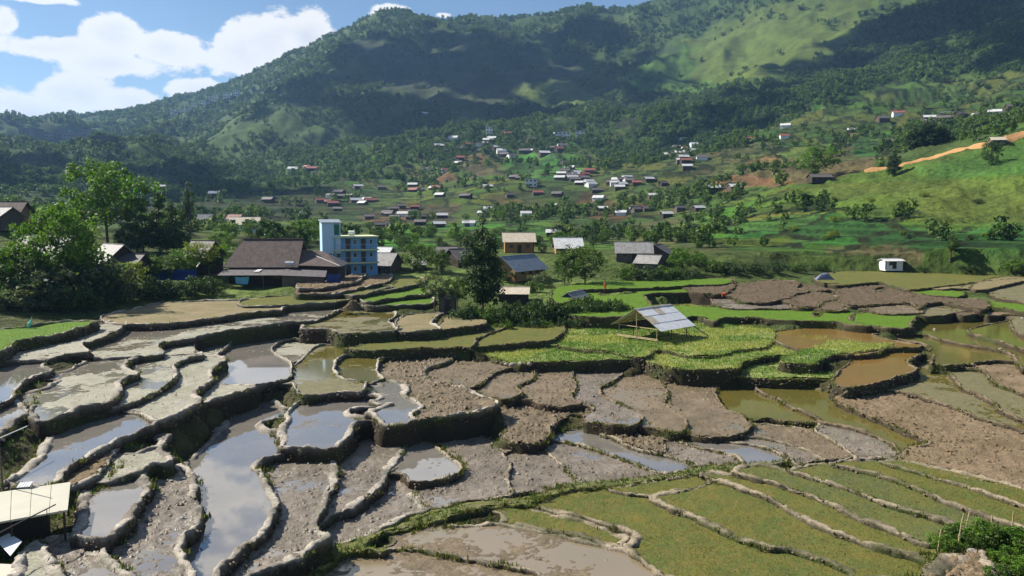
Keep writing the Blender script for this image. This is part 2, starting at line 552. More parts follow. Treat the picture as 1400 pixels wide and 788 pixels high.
# --- grassy knoll with the field hut
T('0', 2.9, 'grass', '640,472 700,497 730,496 785,494 840,493 875,492 893,498 930,505 1006,505 1020,494 1090,481 1131,470 1120,462 1060,455 1036,448 980,442 978,433 985,431 1030,434 1060,430 1000,414 900,420 760,430 700,450', bh=.05)
T('0', 3.3, 'grass', '716,446 760,472 830,481 878,489 900,479 945,487 975,488 1005,481 1048,474 1060,455 1036,448 990,444 978,430 960,419 850,424 760,430', bh=.05)
T('J', 2.0, 'grass', '415,780 470,715 700,660 900,610 960,590 900,655 872,685 892,722 895,788', bh=.05)
T('J', 3.25, 'grass', '640,660 950,545 1100,535 1250,555 1400,545 1352,582 1240,602 1000,627 882,668 868,690 800,690', bh=.05)
T('J', 3.2, 'orange', '470,437 560,468 760,448 1050,428 1130,418 1262,428 1254,480 1342,514 1482,540 1594,560 1560,582 1370,582 1250,622 900,622 600,540')
T('B', 3.95, 'weedwet', '470,305 600,315 760,312 900,305 1100,300 1150,300 1190,270 1200,250 1379,180 1480,160 1450,140 1250,160 1000,215 560,290')
T('L', 3.75, 'weedwet', '1155,603 1190,560 1250,535 1396,482 1700,440 1760,500 1700,562 1600,585 1396,602 1200,618')
T('L', 5.15, 'olivewet', '-40,500 150,508 250,535 450,531 604,517 612,490 562,450 592,420 602,388 420,383 300,378 230,365 120,438 0,478')
T('L', 5.05, 'tan', '598,517 720,522 905,507 892,480 852,460 882,420 925,393 700,403 620,430 600,470 632,500')
T('L', 4.95, 'tan', '898,507 1050,492 1215,466 1195,435 1050,423 940,418 900,460 880,480')
T('L', 5.9, 'green', '380,318 560,298 840,283 850,330 660,341 480,352 380,346', bw=.3)
T('L', 6.5, 'green', '370,290 560,268 800,213 832,260 700,280 560,296 450,316 370,312', bw=.3)
T('L', 7.1, 'weedwet', '560,220 620,168 780,148 802,180 740,200 620,225 480,246 350,276 290,272 400,240', bw=.3)
T('L', 7.4, 'dry', '355,190 400,150 560,128 584,150 542,182 420,212 250,252 100,262 -60,266 -60,245 170,237')
T('L', 8.0, 'dry', '90,190 200,148 400,126 372,150 352,177 200,207 80,222 -60,228 -60,190')
T('L', 6.5, 'weedwet', '-420,300 0,268 240,268 300,278 220,312 0,332 -420,348')
# --- right and far shelves
T('R', 5.7, 'green', '600,730 620,690 700,670 940,650 1379,638 1560,636 1560,664 1379,672 1130,686 900,693 760,697 740,713 700,762 620,772', bw=.24, bh=.1)
T('R', 5.1, 'green', '736,716 860,709 882,726 1110,710 1379,694 1560,688 1560,712 1379,712 1130,718 1120,742 1160,790 1200,832 800,842 560,795 620,765', bw=.24, bh=.1)
T('J', 4.2, 'green', '-420,285 0,292 340,313 840,318 850,350 880,366 950,330 1130,338 1108,380 1142,402 1262,430 1130,424 1000,402 750,397 600,387 430,372 230,377 180,402 60,362 -100,382 -420,365', bw=.24, bh=.1)
T('K', 4.1, 'green', '212,382 260,350 380,333 600,343 684,364 662,380 633,410 624,443 500,448 400,433 250,412', bw=.4)
T('J', 4.4, 'mudwet', '165,250 240,238 330,268 500,268 700,278 744,310 340,313 200,292', bw=.24, bh=.1)
T('J', 5.0, 'brown', '336,252 326,180 448,130 560,118 760,128 750,170 834,194 742,211 692,241 540,268 370,263', bw=.24, bh=.1)
T('J', 4.75, 'brown', '700,281 750,240 830,200 1004,220 1014,250 922,271 882,303 740,304', bw=.24, bh=.1)
T('J', 4.55, 'brown', '878,302 910,270 1020,250 1000,190 830,195 800,168 860,148 1022,148 1012,184 1150,180 1400,200 1520,260 1400,281 1220,287 1070,297 1092,323 950,328', bw=.24, bh=.1)
T('J', 5.35, 'brown', '0,190 100,140 140,108 300,108 326,150 302,182 222,212', bw=.24, bh=.1)
T('K', 4.75, 'brown', '106,190 330,133 402,128 380,178 400,194 500,158 622,163 642,195 722,216 950,242 1150,262 1110,320 880,272 740,277 682,312 600,272 330,292 180,293 126,250', bw=.24, bh=.1)
T('K', 4.4, 'brownwet', '326,302 610,275 684,310 694,342 430,344', bw=.24, bh=.1)
T('K', 4.15, 'browngreen', '676,322 740,288 840,272 904,300 924,348 720,363', bw=.24, bh=.1)
T('K', 4.05, 'brown', '906,322 1080,298 1134,330 1020,358 930,354', bw=.24, bh=.1)
T('K', 3.95, 'dry', '1126,322 1300,312 1354,340 1150,363', bw=.24, bh=.1)
T('K', 5.0, 'green', '626,192 720,178 840,183 984,200 952,232 720,217', bw=.24, bh=.1)
T('K', 5.25, 'tan', '826,160 1000,108 1034,140 900,178 836,178', bw=.24, bh=.1)
T('K', 5.45, 'tan', '1036,152 1190,103 1396,86 1440,108 1110,184', bw=.24, bh=.1)
T('K', 4.95, 'browngreen', '1096,187 1396,118 1540,108 1540,282 1396,272 1176,227 1166,202', bw=.24, bh=.1)
T('K', 4.6, 'green', '1155,270 1396,288 1540,298 1540,345 1396,338 1296,316', bw=.24, bh=.1)
T('K', 5.4, 'weedwet', '-40,100 150,58 500,48 850,68 1396,78 1540,88 1200,120 830,162 640,182 500,157 390,132 110,152', bw=.4)

T('H', 1.3, 'dry', '770,830 900,692 1050,662 1160,655 1205,720 1240,800 1250,900 700,900', bw=.7)
T('H', 1.1, 'bank', '860,690 900,640 1000,600 1379,600 1480,620 1480,900 1200,900 1200,700 1150,660', bh=.06)
# kind: (bed material, relief, bed height, water material or None, water height, bank wetness)
KIND = {
    'water': ('mud_grey', .045, -.07, 'water_clear', 0.0), 'palewet': ('mud_pale', .05, -.02, 'water_silt', .0),
    'pale': ('mud_pale', .07, .02, 'water_silt', -.02), 'mud': ('mud_brown', .09, .03, 'water_silt', -.03),
    'mudwet': ('mud_grey', .09, .0, 'water_silt', -.005), 'clod': ('mud_brown', .15, .06, None, 0),
    'dry': ('mud_dry', .12, .04, None, 0), 'tan': ('mud_tan', .05, .02, None, 0), 'olive': ('mud_brown', .03, -.12, 'water_olive', .0),
    'olivewet': ('mud_olive', .05, -.015, 'water_olive', .0), 'browngreen': ('mud_olive', .07, .02, 'water_olive', -.02),
    'brownwet': ('mud_brown', .07, .0, 'water_brown', .0), 'brownwater': ('mud_brown', .06, -.03, 'water_brown', .0),
    'orange': ('mud_tan', .03, -.06, 'water_orange', .0), 'green': ('paddy_green', .05, .02, None, 0), 'brown': ('mud_dark', .12, .03, None, 0),
    'stub': ('field_weedy', .05, .0, None, 0), 'stubg': ('field_green', .05, .0, None, 0), 'grass': ('grass_pale', .12, .04, None, 0),
    'bank': ('grass_bank', .1, .05, None, 0), 'weedwet': ('field_weedy', .06, .02, None, 0),
}


def mud_mat(name, c1, c2, rough, spec, wet=.0, bump=.5):
    k = NB(name)
    n = k.noise(.35, 5, .6)
    f = k.noise(7.0, 5, .65)
    g = k.noise(1.6, 4, .6)
    c = k.mix(k.rng(n, .35, .65), c1, c2)
    c = k.mix(1.0, c, k.mix(k.rng(f, .3, .7), (.45, .45, .45), (1.4, 1.38, 1.35)), 'MULTIPLY')
    c = k.mix(k.rng(g, .5, .75), c, tuple(x * .6 for x in c1))
    k.bump(f, bump, .06)
    return k.done(c, k.rng(n, .35, .65, rough - .15, rough + .05), spec)


mud_mat('mud_grey', (.225, .188, .145), (.11, .088, .063), .52, .5, bump=.8)
mud_mat('mud_pale', (.33, .315, .245), (.22, .21, .145), .66, .4)
mud_mat('mud_brown', (.20, .15, .092), (.105, .082, .045), .6, .4, bump=.8)
mud_mat('mud_dry', (.215, .158, .10), (.14, .105, .06), .9, .15, bump=.8)
mud_mat('mud_dark', (.13, .094, .062), (.095, .075, .045), .85, .15, bump=.8)
mud_mat('mud_tan', (.235, .185, .10), (.16, .145, .065), .85, .2)
mud_mat('mud_olive', (.17, .145, .072), (.13, .125, .05), .65, .35)


def grass_mat(name, c1, c2, c3, bump=.9):
    k = NB(name)
    n = k.noise(.5, 5, .6)
    f = k.noise(9.0, 4, .7)
    g = k.noise(2.3, 5, .65)
    c = k.mix(k.rng(n, .35, .65), c1, c2)
    c = k.mix(k.rng(g, .52, .72), c, c3)
    c = k.mix(1.0, c, k.mix(k.rng(f, .3, .7), (.5, .5, .5), (1.4, 1.4, 1.3)), 'MULTIPLY')
    k.bump(f, bump, .12)
    return k.done(c, .8, .15)


grass_mat('paddy_green', (.085, .165, .012), (.105, .19, .016), (.10, .15, .025))
grass_mat('grass_pale', (.26, .27, .10), (.13, .19, .04), (.28, .26, .12))
grass_mat('grass_bank', (.13, .14, .045), (.17, .15, .08), (.08, .12, .03))
grass_mat('field_weedy', (.14, .13, .03), (.09, .115, .028), (.165, .115, .042))
grass_mat('field_green', (.09, .11, .04), (.125, .13, .034), (.15, .12, .05))


def water_mat(name, c1, c2, rough):
    k = NB(name)
    n = k.noise(.25, 5, .6)
    c = k.mix(k.rng(n, .35, .65), c1, c2)
    k.bump(k.noise(1.5, 3, .5), .02, .02)
    k.b.inputs['IOR'].default_value = 1.8
    return k.done(c, rough, .9)


water_mat('water_clear', (.14, .13, .115), (.185, .165, .14), .03)
water_mat('water_silt', (.15, .13, .11), (.185, .165, .125), .09)
water_mat('water_olive', (.125, .10, .022), (.10, .092, .024), .07)
water_mat('water_brown', (.21, .15, .085), (.18, .145, .085), .28)
water_mat('water_orange', (.22, .13, .04), (.19, .125, .035), .08)

# banks: dried pale crest over wet faces with shade put into their colour, with moss
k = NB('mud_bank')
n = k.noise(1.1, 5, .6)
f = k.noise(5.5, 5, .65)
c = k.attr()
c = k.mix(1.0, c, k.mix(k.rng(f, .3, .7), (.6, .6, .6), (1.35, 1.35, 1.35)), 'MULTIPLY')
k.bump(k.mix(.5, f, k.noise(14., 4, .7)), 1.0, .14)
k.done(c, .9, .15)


def resample(p, step):
    q = np.vstack([p, p[:1]])
    s = np.concatenate([[0], np.cumsum(np.hypot(*np.diff(q, axis=0).T))])
    n = max(16, int(s[-1] / step))
    t = np.linspace(0, s[-1], n, endpoint=False)
    return np.stack([np.interp(t, s, q[:, 0]), np.interp(t, s, q[:, 1])], 1)


def catmull(p, m=6):
    n = len(p)
    out = []
    for i in range(n):
        a, b, c, d = p[i - 1], p[i], p[(i + 1) % n], p[(i + 2) % n]
        for t in np.arange(m) / m:
            out.append(.5 * (2 * b + (c - a) * t + (2 * a - 5 * b + 4 * c - d) * t * t + (3 * b - a - 3 * c + d) * t ** 3))
    return np.array(out)


def outline(t):
    w = on_level(t['px'][:, 0], t['px'][:, 1], t['z'])
    area = .5 * np.sum(w[:, 0] * np.roll(w[:, 1], -1) - w[:, 1] * np.roll(w[:, 0], -1))
    if area < 0:
        w = w[::-1]
    return w


def build_terrace(t):
    z, kind = t['z'], t['kind']
    w = catmull(outline(t))
    dist = float(np.median(np.hypot(w[:, 0], w[:, 1])))
    step = max(.17, dist * .0036)
    w = resample(w, step)
    # gentle hand-dug irregularity of the edge
    wob = .16 * np.stack([fbm(w[:, 0] * .7 + 3, w[:, 1] * .7, 3), fbm(w[:, 0] * .7 + 40, w[:, 1] * .7 + 9, 3)], 1)
    w = w + wob
    t['world'] = w
    t['dist'] = dist
    n = len(w)
    # where a higher shelf stands right behind, run in under its foot and leave the bund out
    under = np.zeros(n)
    tg = np.roll(w, -3, 0) - np.roll(w, 3, 0)
    tg /= np.maximum(1e-6, np.hypot(tg[:, 0], tg[:, 1]))[:, None]
    outw = np.stack([tg[:, 1], -tg[:, 0]], 1)
    reach = .55 + .012 * dist
    probe = w + outw * reach
    for u in TERR:
        if u is t or u['z'] < z + .12:
            continue
        q_ = u['poly']
        if q_[:, 0].max() < w[:, 0].min() - 2 or q_[:, 0].min() > w[:, 0].max() + 2 or q_[:, 1].max() < w[:, 1].min() - 2 or q_[:, 1].min() > w[:, 1].max() + 2:
            continue
        under = np.maximum(under, in_poly(probe[:, 0], probe[:, 1], q_).astype(float))
    for _ in range(3):
        under = (np.roll(under, 1) + under * 2 + np.roll(under, -1)) / 4
    w = w + outw * (under * reach)[:, None]
    tan = np.roll(w, -2, 0) - np.roll(w, 2, 0)
    tan /= np.maximum(1e-6, np.hypot(tan[:, 0], tan[:, 1]))[:, None]
    inn = np.stack([-tan[:, 1], tan[:, 0]], 1)
    t['inn'] = inn
    grassy = kind in ('grass', 'bank')
    bw = t.get('bw', .5 if w[:, 0].mean() < -8 and dist < 80 else (.42 if kind in ('stub', 'stubg') else .24)) * np.clip(1.0 + 1.1 * fbm(w[:, 0] * .3, w[:, 1] * .3, 3), .45, 1.7)
    bh = t.get('bh', .19 if w[:, 0].mean() < -8 and z > 1.2 else .12) * np.clip(1.0 + 1.5 * fbm(w[:, 0] * .45 + 7, w[:, 1] * .45, 4), .2, 2.0)
    bh = bh * (1 - .92 * under)
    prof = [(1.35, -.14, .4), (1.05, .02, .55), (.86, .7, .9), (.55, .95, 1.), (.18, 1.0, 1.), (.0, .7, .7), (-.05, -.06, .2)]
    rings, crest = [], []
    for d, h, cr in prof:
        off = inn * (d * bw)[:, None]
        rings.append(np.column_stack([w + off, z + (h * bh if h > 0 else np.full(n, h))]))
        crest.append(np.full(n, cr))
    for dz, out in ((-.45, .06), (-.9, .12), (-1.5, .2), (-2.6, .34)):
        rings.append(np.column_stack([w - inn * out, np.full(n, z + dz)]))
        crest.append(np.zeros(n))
    V = np.array(rings)                                   # rings x n x 3
    m = len(V)
    P = V.reshape(-1, 3)
    amp = .19 if dist < 110 else .22
    sc = 2.1 if dist < 110 else 1.0
    nz = np.stack([vnoise3(P * sc + 5), vnoise3(P * sc + 21), vnoise3(P * sc + 33)], 1) + .5 * np.stack([vnoise3(P * sc * 2.7 + 5), vnoise3(P * sc * 2.7 + 21), vnoise3(P * sc * 2.7 + 33)], 1)
    wall = np.repeat(np.array([.3, .7, 1.1, 1.1, 1.1, 1.3, 1.6, 2.2, 2.4, 2.4, 2.]), n)[:, None]
    P = P + nz * amp * wall + np.random.default_rng(n).normal(0, .022 if dist < 110 else .035, P.shape)
    idx = np.arange(m * n).reshape(m, n)
    a, b = idx[:-1], idx[1:]
    F = np.stack([a, b, np.roll(b, -1, 1), np.roll(a, -1, 1)], -1).reshape(-1, 4)
    me = np_mesh('rice_terrace', P, F, False)
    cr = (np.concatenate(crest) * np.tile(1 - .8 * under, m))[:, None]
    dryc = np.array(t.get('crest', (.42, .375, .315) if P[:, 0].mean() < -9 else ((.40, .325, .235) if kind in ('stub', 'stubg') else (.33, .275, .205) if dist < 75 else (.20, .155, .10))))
    shadec = np.array((.042, .032, .021))  # wet soil, darkened further to stand for shade on the faces
    col = shadec * (1 - cr) + dryc * cr
    blot = smooth(-.05, .3, fbm(P[:, 0] * .55 + 30, P[:, 1] * .55 + P[:, 2], 4))[:, None]
    col = col * (1 - .5 * blot * cr)
    moss = smooth(.08, .3, fbm(P[:, 0] * .3 + 3, P[:, 1] * .3 + P[:, 2] * .5, 4))[:, None] * (1 - cr * .6) * (.9 if kind not in ('water', 'mudwet') else .45)
    if grassy or kind in ('stub', 'stubg', 'weedwet', 'green'):
        moss = np.clip(moss + .25, 0, 1)
    col = col * (1 - moss) + np.array((.048, .06, .018)) * moss
    if grassy:
        g = np.clip(cr * 1.1, 0, 1)
        col = col * (1 - g) + np.array((.17, .18, .055)) * g
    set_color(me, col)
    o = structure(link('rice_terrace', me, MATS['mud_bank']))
    t['obj'] = o
    # bed of the field
    bed, rel, b0, wm, wl = KIND[kind]
    b0 += t.get('bed', 0.)
    g = float(np.clip(dist * .0034, .16, .7))
    x0, y0 = w.min(0)
    x1, y1 = w.max(0)
    gx, gy = np.meshgrid(np.arange(x0, x1 + g, g), np.arange(y0, y1 + g, g), indexing='ij')
    X, Y = gx.ravel(), gy.ravel()
    core = w + inn * (.35 * bw)[:, None]
    ins = in_poly(X, Y, core).reshape(gx.shape)
    q = ins[:-1, :-1] | ins[1:, :-1] | ins[:-1, 1:] | ins[1:, 1:]
    q = ins[:-1, :-1].astype(int) + ins[1:, :-1] + ins[:-1, 1:] + ins[1:, 1:] >= 3
    if not q.any():
        return
    hh = b0 + rel * (2.1 * fbm(X * .24 + z, Y * .24, 3) + 1.0 * np.abs(fbm(X * 1.9, Y * 1.9 + z, 2)) * 1.6 + .8 * fbm(X * 4.1, Y * 4.1, 2))
    if kind in ('clod', 'dry', 'brown', 'mud', 'mudwet'):
        hh += rel * 1.7 * np.maximum(0, vnoise(X * 2.9 + 50, Y * 2.9) - .12) * 2
    if kind in ('dry', 'brown', 'clod', 'mud'):        # plough furrows along the shelf
        cv = np.cov((w - w.mean(0)).T)
        ev_, evec = np.linalg.eigh(cv)
        ax = evec[:, 0]
        uu = (X * ax[0] + Y * ax[1]) / (.62 if dist < 110 else 1.1) + .8 * fbm(X * .2, Y * .2, 3)
        hh += rel * .55 * np.sin(6.283 * uu) * smooth(-.25, .15, fbm(X * .12 + 9, Y * .12, 2))
    P = np.column_stack([X, Y, z + hh])
    idx = np.arange(len(X)).reshape(gx.shape)
    F = np.stack([idx[:-1, :-1], idx[1:, :-1], idx[1:, 1:], idx[:-1, 1:]], -1)[q]
    used = np.unique(F)
    remap = np.zeros(len(X), np.int32)
    remap[used] = np.arange(len(used))
    link('mud_bed', np_mesh('mud_bed', P[used], remap[F]), MATS[bed], o)
    t['bedpts'] = P[used]
    if wm:
        wl0 = z + wl
        ring = w + inn * (.5 * bw)[:, None]
        me = bpy.data.meshes.new('water_surface')
        me.from_pydata([(float(a), float(b), wl0) for a, b in ring], [], [tuple(range(len(ring)))])
        me.update()
        link('water_surface', me, MATS[wm], o)


for t in TERR:
    t['poly'] = catmull(outline(t), 3)
for t in TERR:
    build_terrace(t)


# clods turned up by the plough, joined to one loose layer per shelf
def clods(t, per_m2, smin, smax, mat):
    rs = np.random.default_rng(int(abs(t['px'].sum())))
    w = t['world']
    B = t.get('bedpts')
    if B is None:
        return
    area = abs(.5 * np.sum(w[:, 0] * np.roll(w[:, 1], -1) - w[:, 1] * np.roll(w[:, 0], -1)))
    n = int(min(12000, area * per_m2))
    p = B[rs.integers(0, len(B), n)] + np.column_stack([rs.uniform(-.15, .15, (n, 2)), np.zeros(n)])
    m = fbm(p[:, 0] * .33 + 11, p[:, 1] * .33, 3)
    p = p[m > rs.uniform(-.55, .35, n)]
    n = len(p)
    if n < 4:
        return
    s = smin * (smax / smin) ** (rs.random(n) ** 1.6)
    base = np.array([(1, 0, 0), (0, 1, 0), (-1, 0, 0), (0, -1, 0), (0, 0, 1.0)])
    v = base[None] * s[:, None, None] * rs.uniform(.55, 1.3, (n, 5, 3))
    a = rs.uniform(0, 6.28, n)
    c, sn = np.cos(a)[:, None], np.sin(a)[:, None]
    v = np.stack([v[..., 0] * c - v[..., 1] * sn, v[..., 0] * sn + v[..., 1] * c, v[..., 2] * .8], -1)
    v += p[:, None]
    f = np.array([(0, 1, 4), (1, 2, 4), (2, 3, 4), (3, 0, 4)])
    F = (np.arange(n)[:, None, None] * 5 + f[None]).reshape(-1, 3)
    o = link('clods', np_mesh('clods', v.reshape(-1, 3), F, False), MATS[mat], t['obj'])
    o['kind'] = 'stuff'


mud_mat('wall_stone', (.17, .145, .115), (.10, .085, .062), .9, .15, bump=.6)


def wall_stones(t, per_m, depth, smin, smax, mat, name):
    """rough stones and lumps of sod that make up the face of a shelf"""
    rs = np.random.default_rng(int(abs(t['px'].sum())) + 5)
    w, inn = t['world'], t['inn']
    L_ = np.hypot(*np.diff(np.vstack([w, w[:1]]), axis=0).T).sum()
    n = int(L_ * per_m)
    i = rs.integers(0, len(w), n)
    vis = (-inn[i] * (-w[i])).sum(1) > -.35 * np.hypot(w[i, 0], w[i, 1])      # faces that look into the valley
    i = i[vis]
    n = len(i)
    if n < 3:
        return
    dz = depth * rs.random(n) ** 1.2
    s = smin * (smax / smin) ** (rs.random(n) ** 1.4)
    p = np.column_stack([w[i] - inn[i] * (.02 + .13 * dz)[:, None] + rs.normal(0, .08, (n, 2)), t['z'] + .06 - dz])
    base = np.array([(1, 0, 0), (0, 1, 0), (-1, 0, 0), (0, -1, 0), (0, 0, 1), (0, 0, -1)], float)
    v = base[None] * s[:, None, None] * rs.uniform(.6, 1.25, (n, 6, 3)) + rs.normal(0, .22, (n, 6, 3)) * s[:, None, None]
    v[..., 2] *= .75
    v += p[:, None]
    f = np.array([(0, 1, 4), (1, 2, 4), (2, 3, 4), (3, 0, 4), (1, 0, 5), (2, 1, 5), (3, 2, 5), (0, 3, 5)])
    F = (np.arange(n)[:, None, None] * 6 + f[None]).reshape(-1, 3)
    o = link(name, np_mesh(name, v.reshape(-1, 3), F, False), MATS[mat], t['obj'])
    o['kind'] = 'stuff'


for t in TERR:
    if t['kind'] in ('grass', 'orange', 'weedwet', 'olivewet', 'tan', 'green') and t['dist'] < 150:
        wall_stones(t, 9 if t['dist'] < 120 else 4, 1.5, .08, .26, 'wall_stone', 'stone_facing')
    elif t['dist'] < 125:
        wall_stones(t, 6, 1.0, .05, .17, 'mud_brown', 'crumbled_sods')
for t in TERR:
    dist = float(np.median(np.hypot(t['world'][:, 0], t['world'][:, 1])))
    far = dist > 105
    k_ = t['kind']
    if k_ == 'clod':
        clods(t, 20, .08, .28, 'mud_brown')
    elif k_ == 'dry':
        clods(t, 3 if far else 12, .07, .28 if far else .24, 'mud_dry')
    elif k_ == 'brown':
        clods(t, 3, .12, .34, 'mud_dark')
    elif k_ in ('mud', 'brownwet'):
        clods(t, 11, .06, .22, 'mud_brown')
    elif k_ == 'mudwet':
        clods(t, 10, .06, .21, 'mud_grey')
    elif k_ in ('pale', 'palewet'):
        clods(t, 2.5, .05, .15, 'mud_pale')
    elif k_ in ('water', 'brownwater', 'olivewet', 'browngreen'):
        clods(t, .8, .05, .16, 'mud_grey')
# ------------------------------------------------------------------ valley floor, hills and mountains: one height field
CTRL = []      # x, y, z


def col_ctrl(px, prof, drop=.72):
    last = None
    for py, D in prof:
        d = ray(px, py)
        t = D / math.hypot(d[0], d[1])
        p = (d[0] * t, d[1] * t, CAM_Z + d[2] * t)
        CTRL.append(p)
        last = p
    CTRL.append((last[0] * 1.3, last[1] * 1.3, CAM_Z + (last[2] - CAM_Z) * drop))
    CTRL.append((last[0] * 1.9, last[1] * 1.9, CAM_Z + (last[2] - CAM_Z) * drop * .5))


col_ctrl(-900, [(330, 200), (300, 420), (285, 900), (250, 1600), (200, 2800)])
col_ctrl(-300, [(345, 165), (296, 220), (292, 420), (272, 800), (225, 1300), (182, 2700)])
col_ctrl(0, [(345, 165), (300, 205), (292, 260), (288, 420), (278, 700), (235, 1000), (200, 1250), (186, 1500), (192, 2200), (176, 2900)])
col_ctrl(80, [(350, 185), (292, 520), (270, 750), (225, 1100), (190, 1500), (180, 2300), (159, 3000)])
col_ctrl(150, [(350, 185), (310, 380), (290, 600), (270, 800), (235, 1150), (205, 1600), (185, 2300), (158, 3000)])
col_ctrl(220, [(315, 360), (290, 600), (275, 800), (250, 1050), (210, 1700), (175, 2400), (143, 2900)])
col_ctrl(300, [(350, 185), (318, 350), (295, 560), (278, 720), (262, 900), (215, 1400), (165, 2000), (121, 2700)])
col_ctrl(380, [(310, 420), (280, 680), (240, 1100), (190, 1500), (135, 2100), (87, 2650)])
col_ctrl(450, [(360, 165), (340, 230), (320, 330), (300, 520), (280, 680), (240, 1050), (195, 1400), (150, 1750), (100, 2150), (58, 2600)])
col_ctrl(500, [(130, 1900), (80, 2250), (25, 2600)])
col_ctrl(600, [(352, 190), (336, 250), (320, 350), (302, 520), (272, 730), (240, 900), (200, 1200), (150, 1600), (100, 1950), (60, 2200), (26, 2550)])
col_ctrl(700, [(345, 200), (318, 350), (295, 500), (262, 680), (225, 860), (190, 1150), (150, 1500), (90, 2000), (31, 2600)])
col_ctrl(800, [(345, 205), (332, 260), (312, 400), (290, 540), (260, 700), (230, 870), (190, 1150), (150, 1500), (100, 1900), (29, 2600)])
col_ctrl(900, [(352, 190), (310, 390), (280, 540), (240, 750), (195, 1050), (150, 1350), (100, 1700), (14, 2500)])
col_ctrl(960, [(352, 190), (338, 240), (318, 330), (290, 450), (255, 620), (220, 850), (190, 1030), (150, 1280), (100, 1650), (50, 2050), (4, 2450)])
col_ctrl(1050, [(350, 195), (338, 235), (322, 275), (290, 340), (262, 420), (240, 520), (215, 690), (185, 850), (140, 1150), (100, 1450), (50, 1800), (-35, 2400)])
col_ctrl(1200, [(352, 185), (342, 220), (322, 255), (290, 305), (255, 365), (234, 410), (225, 530), (190, 780), (150, 1000), (100, 1300), (50, 1650), (-50, 2200)])
col_ctrl(1330, [(345, 210), (300, 280), (250, 340), (205, 400), (195, 560), (170, 760), (130, 980), (80, 1300), (20, 1700), (-70, 2200)])
col_ctrl(1420, [(350, 205), (328, 240), (280, 300), (230, 350), (182, 400), (180, 520), (158, 720), (110, 1050), (50, 1450), (-70, 2100)])
col_ctrl(1700, [(350, 200), (280, 300), (200, 350), (140, 420), (120, 700), (40, 1200), (-120, 2100)])
col_ctrl(2300, [(350, 190), (200, 400), (60, 1200), (-100, 2100)])
CTRL = np.array(CTRL)
# measured shelves pull the valley floor to their level
_sh = []
for t in TERR:
    w = t['world']
    _sh += [(*w[i], t['z'] - .4) for i in range(0, len(w), max(1, int(6 / max(.3, np.hypot(*(w[1] - w[0]))))))]
SH = np.array(_sh)


def tps_fit(P, lam):
    S = 1000.0
    X = P[:, :2] / S
    n = len(X)
    r2 = ((X[:, None] - X[None]) ** 2).sum(-1)
    K = np.where(r2 > 0, .5 * r2 * np.log(r2 + 1e-12), 0) + lam * np.eye(n)
    A = np.zeros((n + 3, n + 3))
    A[:n, :n] = K
    A[:n, n] = A[n, :n] = 1
    A[:n, n + 1:] = X
    A[n + 1:, :n] = X.T
    sol = np.linalg.solve(A, np.concatenate([P[:, 2], np.zeros(3)]))

    def f(x, y):
        q = np.stack([x / S, y / S], 1)
        out = np.empty(len(q))
        for i in range(0, len(q), 20000):
            c = q[i:i + 20000]
            d2 = ((c[:, None] - X[None]) ** 2).sum(-1)
            out[i:i + 20000] = (.5 * d2 * np.log(d2 + 1e-12)) @ sol[:n] + sol[n] + c @ sol[n + 1:]
        return out
    return f


fit = tps_fit(np.vstack([CTRL, SH[::25]]), 2e-6)
NT, ND = 760, 620
TH0, TH1 = math.radians(-56), math.radians(50)
TH = np.linspace(TH0, TH1, NT)
DD = np.exp(np.linspace(math.log(30.0), math.log(5200.0), ND))
tt, dd = np.meshgrid(TH, DD, indexing='ij')
GX, GY = dd * np.sin(tt), dd * np.cos(tt)
gx, gy, gd = GX.ravel(), GY.ravel(), dd.ravel()
gz = fit(gx, gy)
amp = smooth(260, 900, gd) * (1 - .75 * smooth(2300, 2700, gd))
rel = 60 * ridged(gx / 480 + 3.1, gy / 700 + 1.7, 6, .55) - 16 + 30 * fbm(gx / 150, gy / 150, 5) + 9 * ridged(gx / 95, gy / 130, 4)
gz = gz + amp * rel * smooth(150, 1400, gd)
gz += smooth(170, 320, gd) * 2.2 * fbm(gx / 38 + 4, gy / 38, 5)
# broken skyline crags
gz += smooth(2300, 2550, gd) * (1 - smooth(2900, 3300, gd)) * 26 * fbm(gx / 130, gy / 400, 4)
# near right spur: uneven grassy hummocks
spur = smooth(95, 150, gx) * smooth(225, 270, gd) * (1 - smooth(480, 620, gd))
gz += spur * (4.5 * fbm(gx / 26, gy / 26, 5) + 1.9 * ridged(gx / 11, gy / 15, 4))
# valley fields are cut into steps
stp = smooth(180, 240, gd) * (1 - smooth(1000, 1400, gd)) * (1 - .8 * spur) * smooth(-.25, .05, fbm(gx / 210 + 8, gy / 210, 3))
hs = 1.6 + 1.6 * smooth(250, 700, gd)
u = gz / hs + .7 * fbm(gx / 60 + 2, gy / 60, 3)
fr = u - np.floor(u)
gz += stp * hs * (smooth(.72, 1.0, fr) - fr) * .85
# near the shelves: follow them; below a shelf stay under its bed
near = np.where(gd < 215)[0]
NX, NY = gx[near], gy[near]
best = np.full(len(near), 1e9)
acc = np.zeros(len(near))
wsum = np.zeros(len(near))
for i in range(0, len(near), 20000):
    sl = slice(i, i + 20000)
    d2 = (NX[sl, None] - SH[None, :, 0]) ** 2 + (NY[sl, None] - SH[None, :, 1]) ** 2
    k = 1 / (d2 + .5) ** 2
    acc[sl] = k @ SH[:, 2]
    wsum[sl] = k.sum(1)
    best[sl] = d2.min(1)
loc = acc / wsum
wn = np.exp(-best / 14 ** 2)
zz = gz[near] * (1 - wn) + loc * wn
cover = np.full(len(near), 1e9)
for t in TERR:
    w = t['world']
    bb = (NX > w[:, 0].min()) & (NX < w[:, 0].max()) & (NY > w[:, 1].min()) & (NY < w[:, 1].max())
    ii = np.where(bb)[0]
    if len(ii):
        ins = in_poly(NX[ii], NY[ii], w[::3])
        cover[ii[ins]] = np.minimum(cover[ii[ins]], t['z'] - .75)
zz = np.where(cover < 1e8, cover, zz)
gz[near] = zz
GZ = gz.reshape(NT, ND)


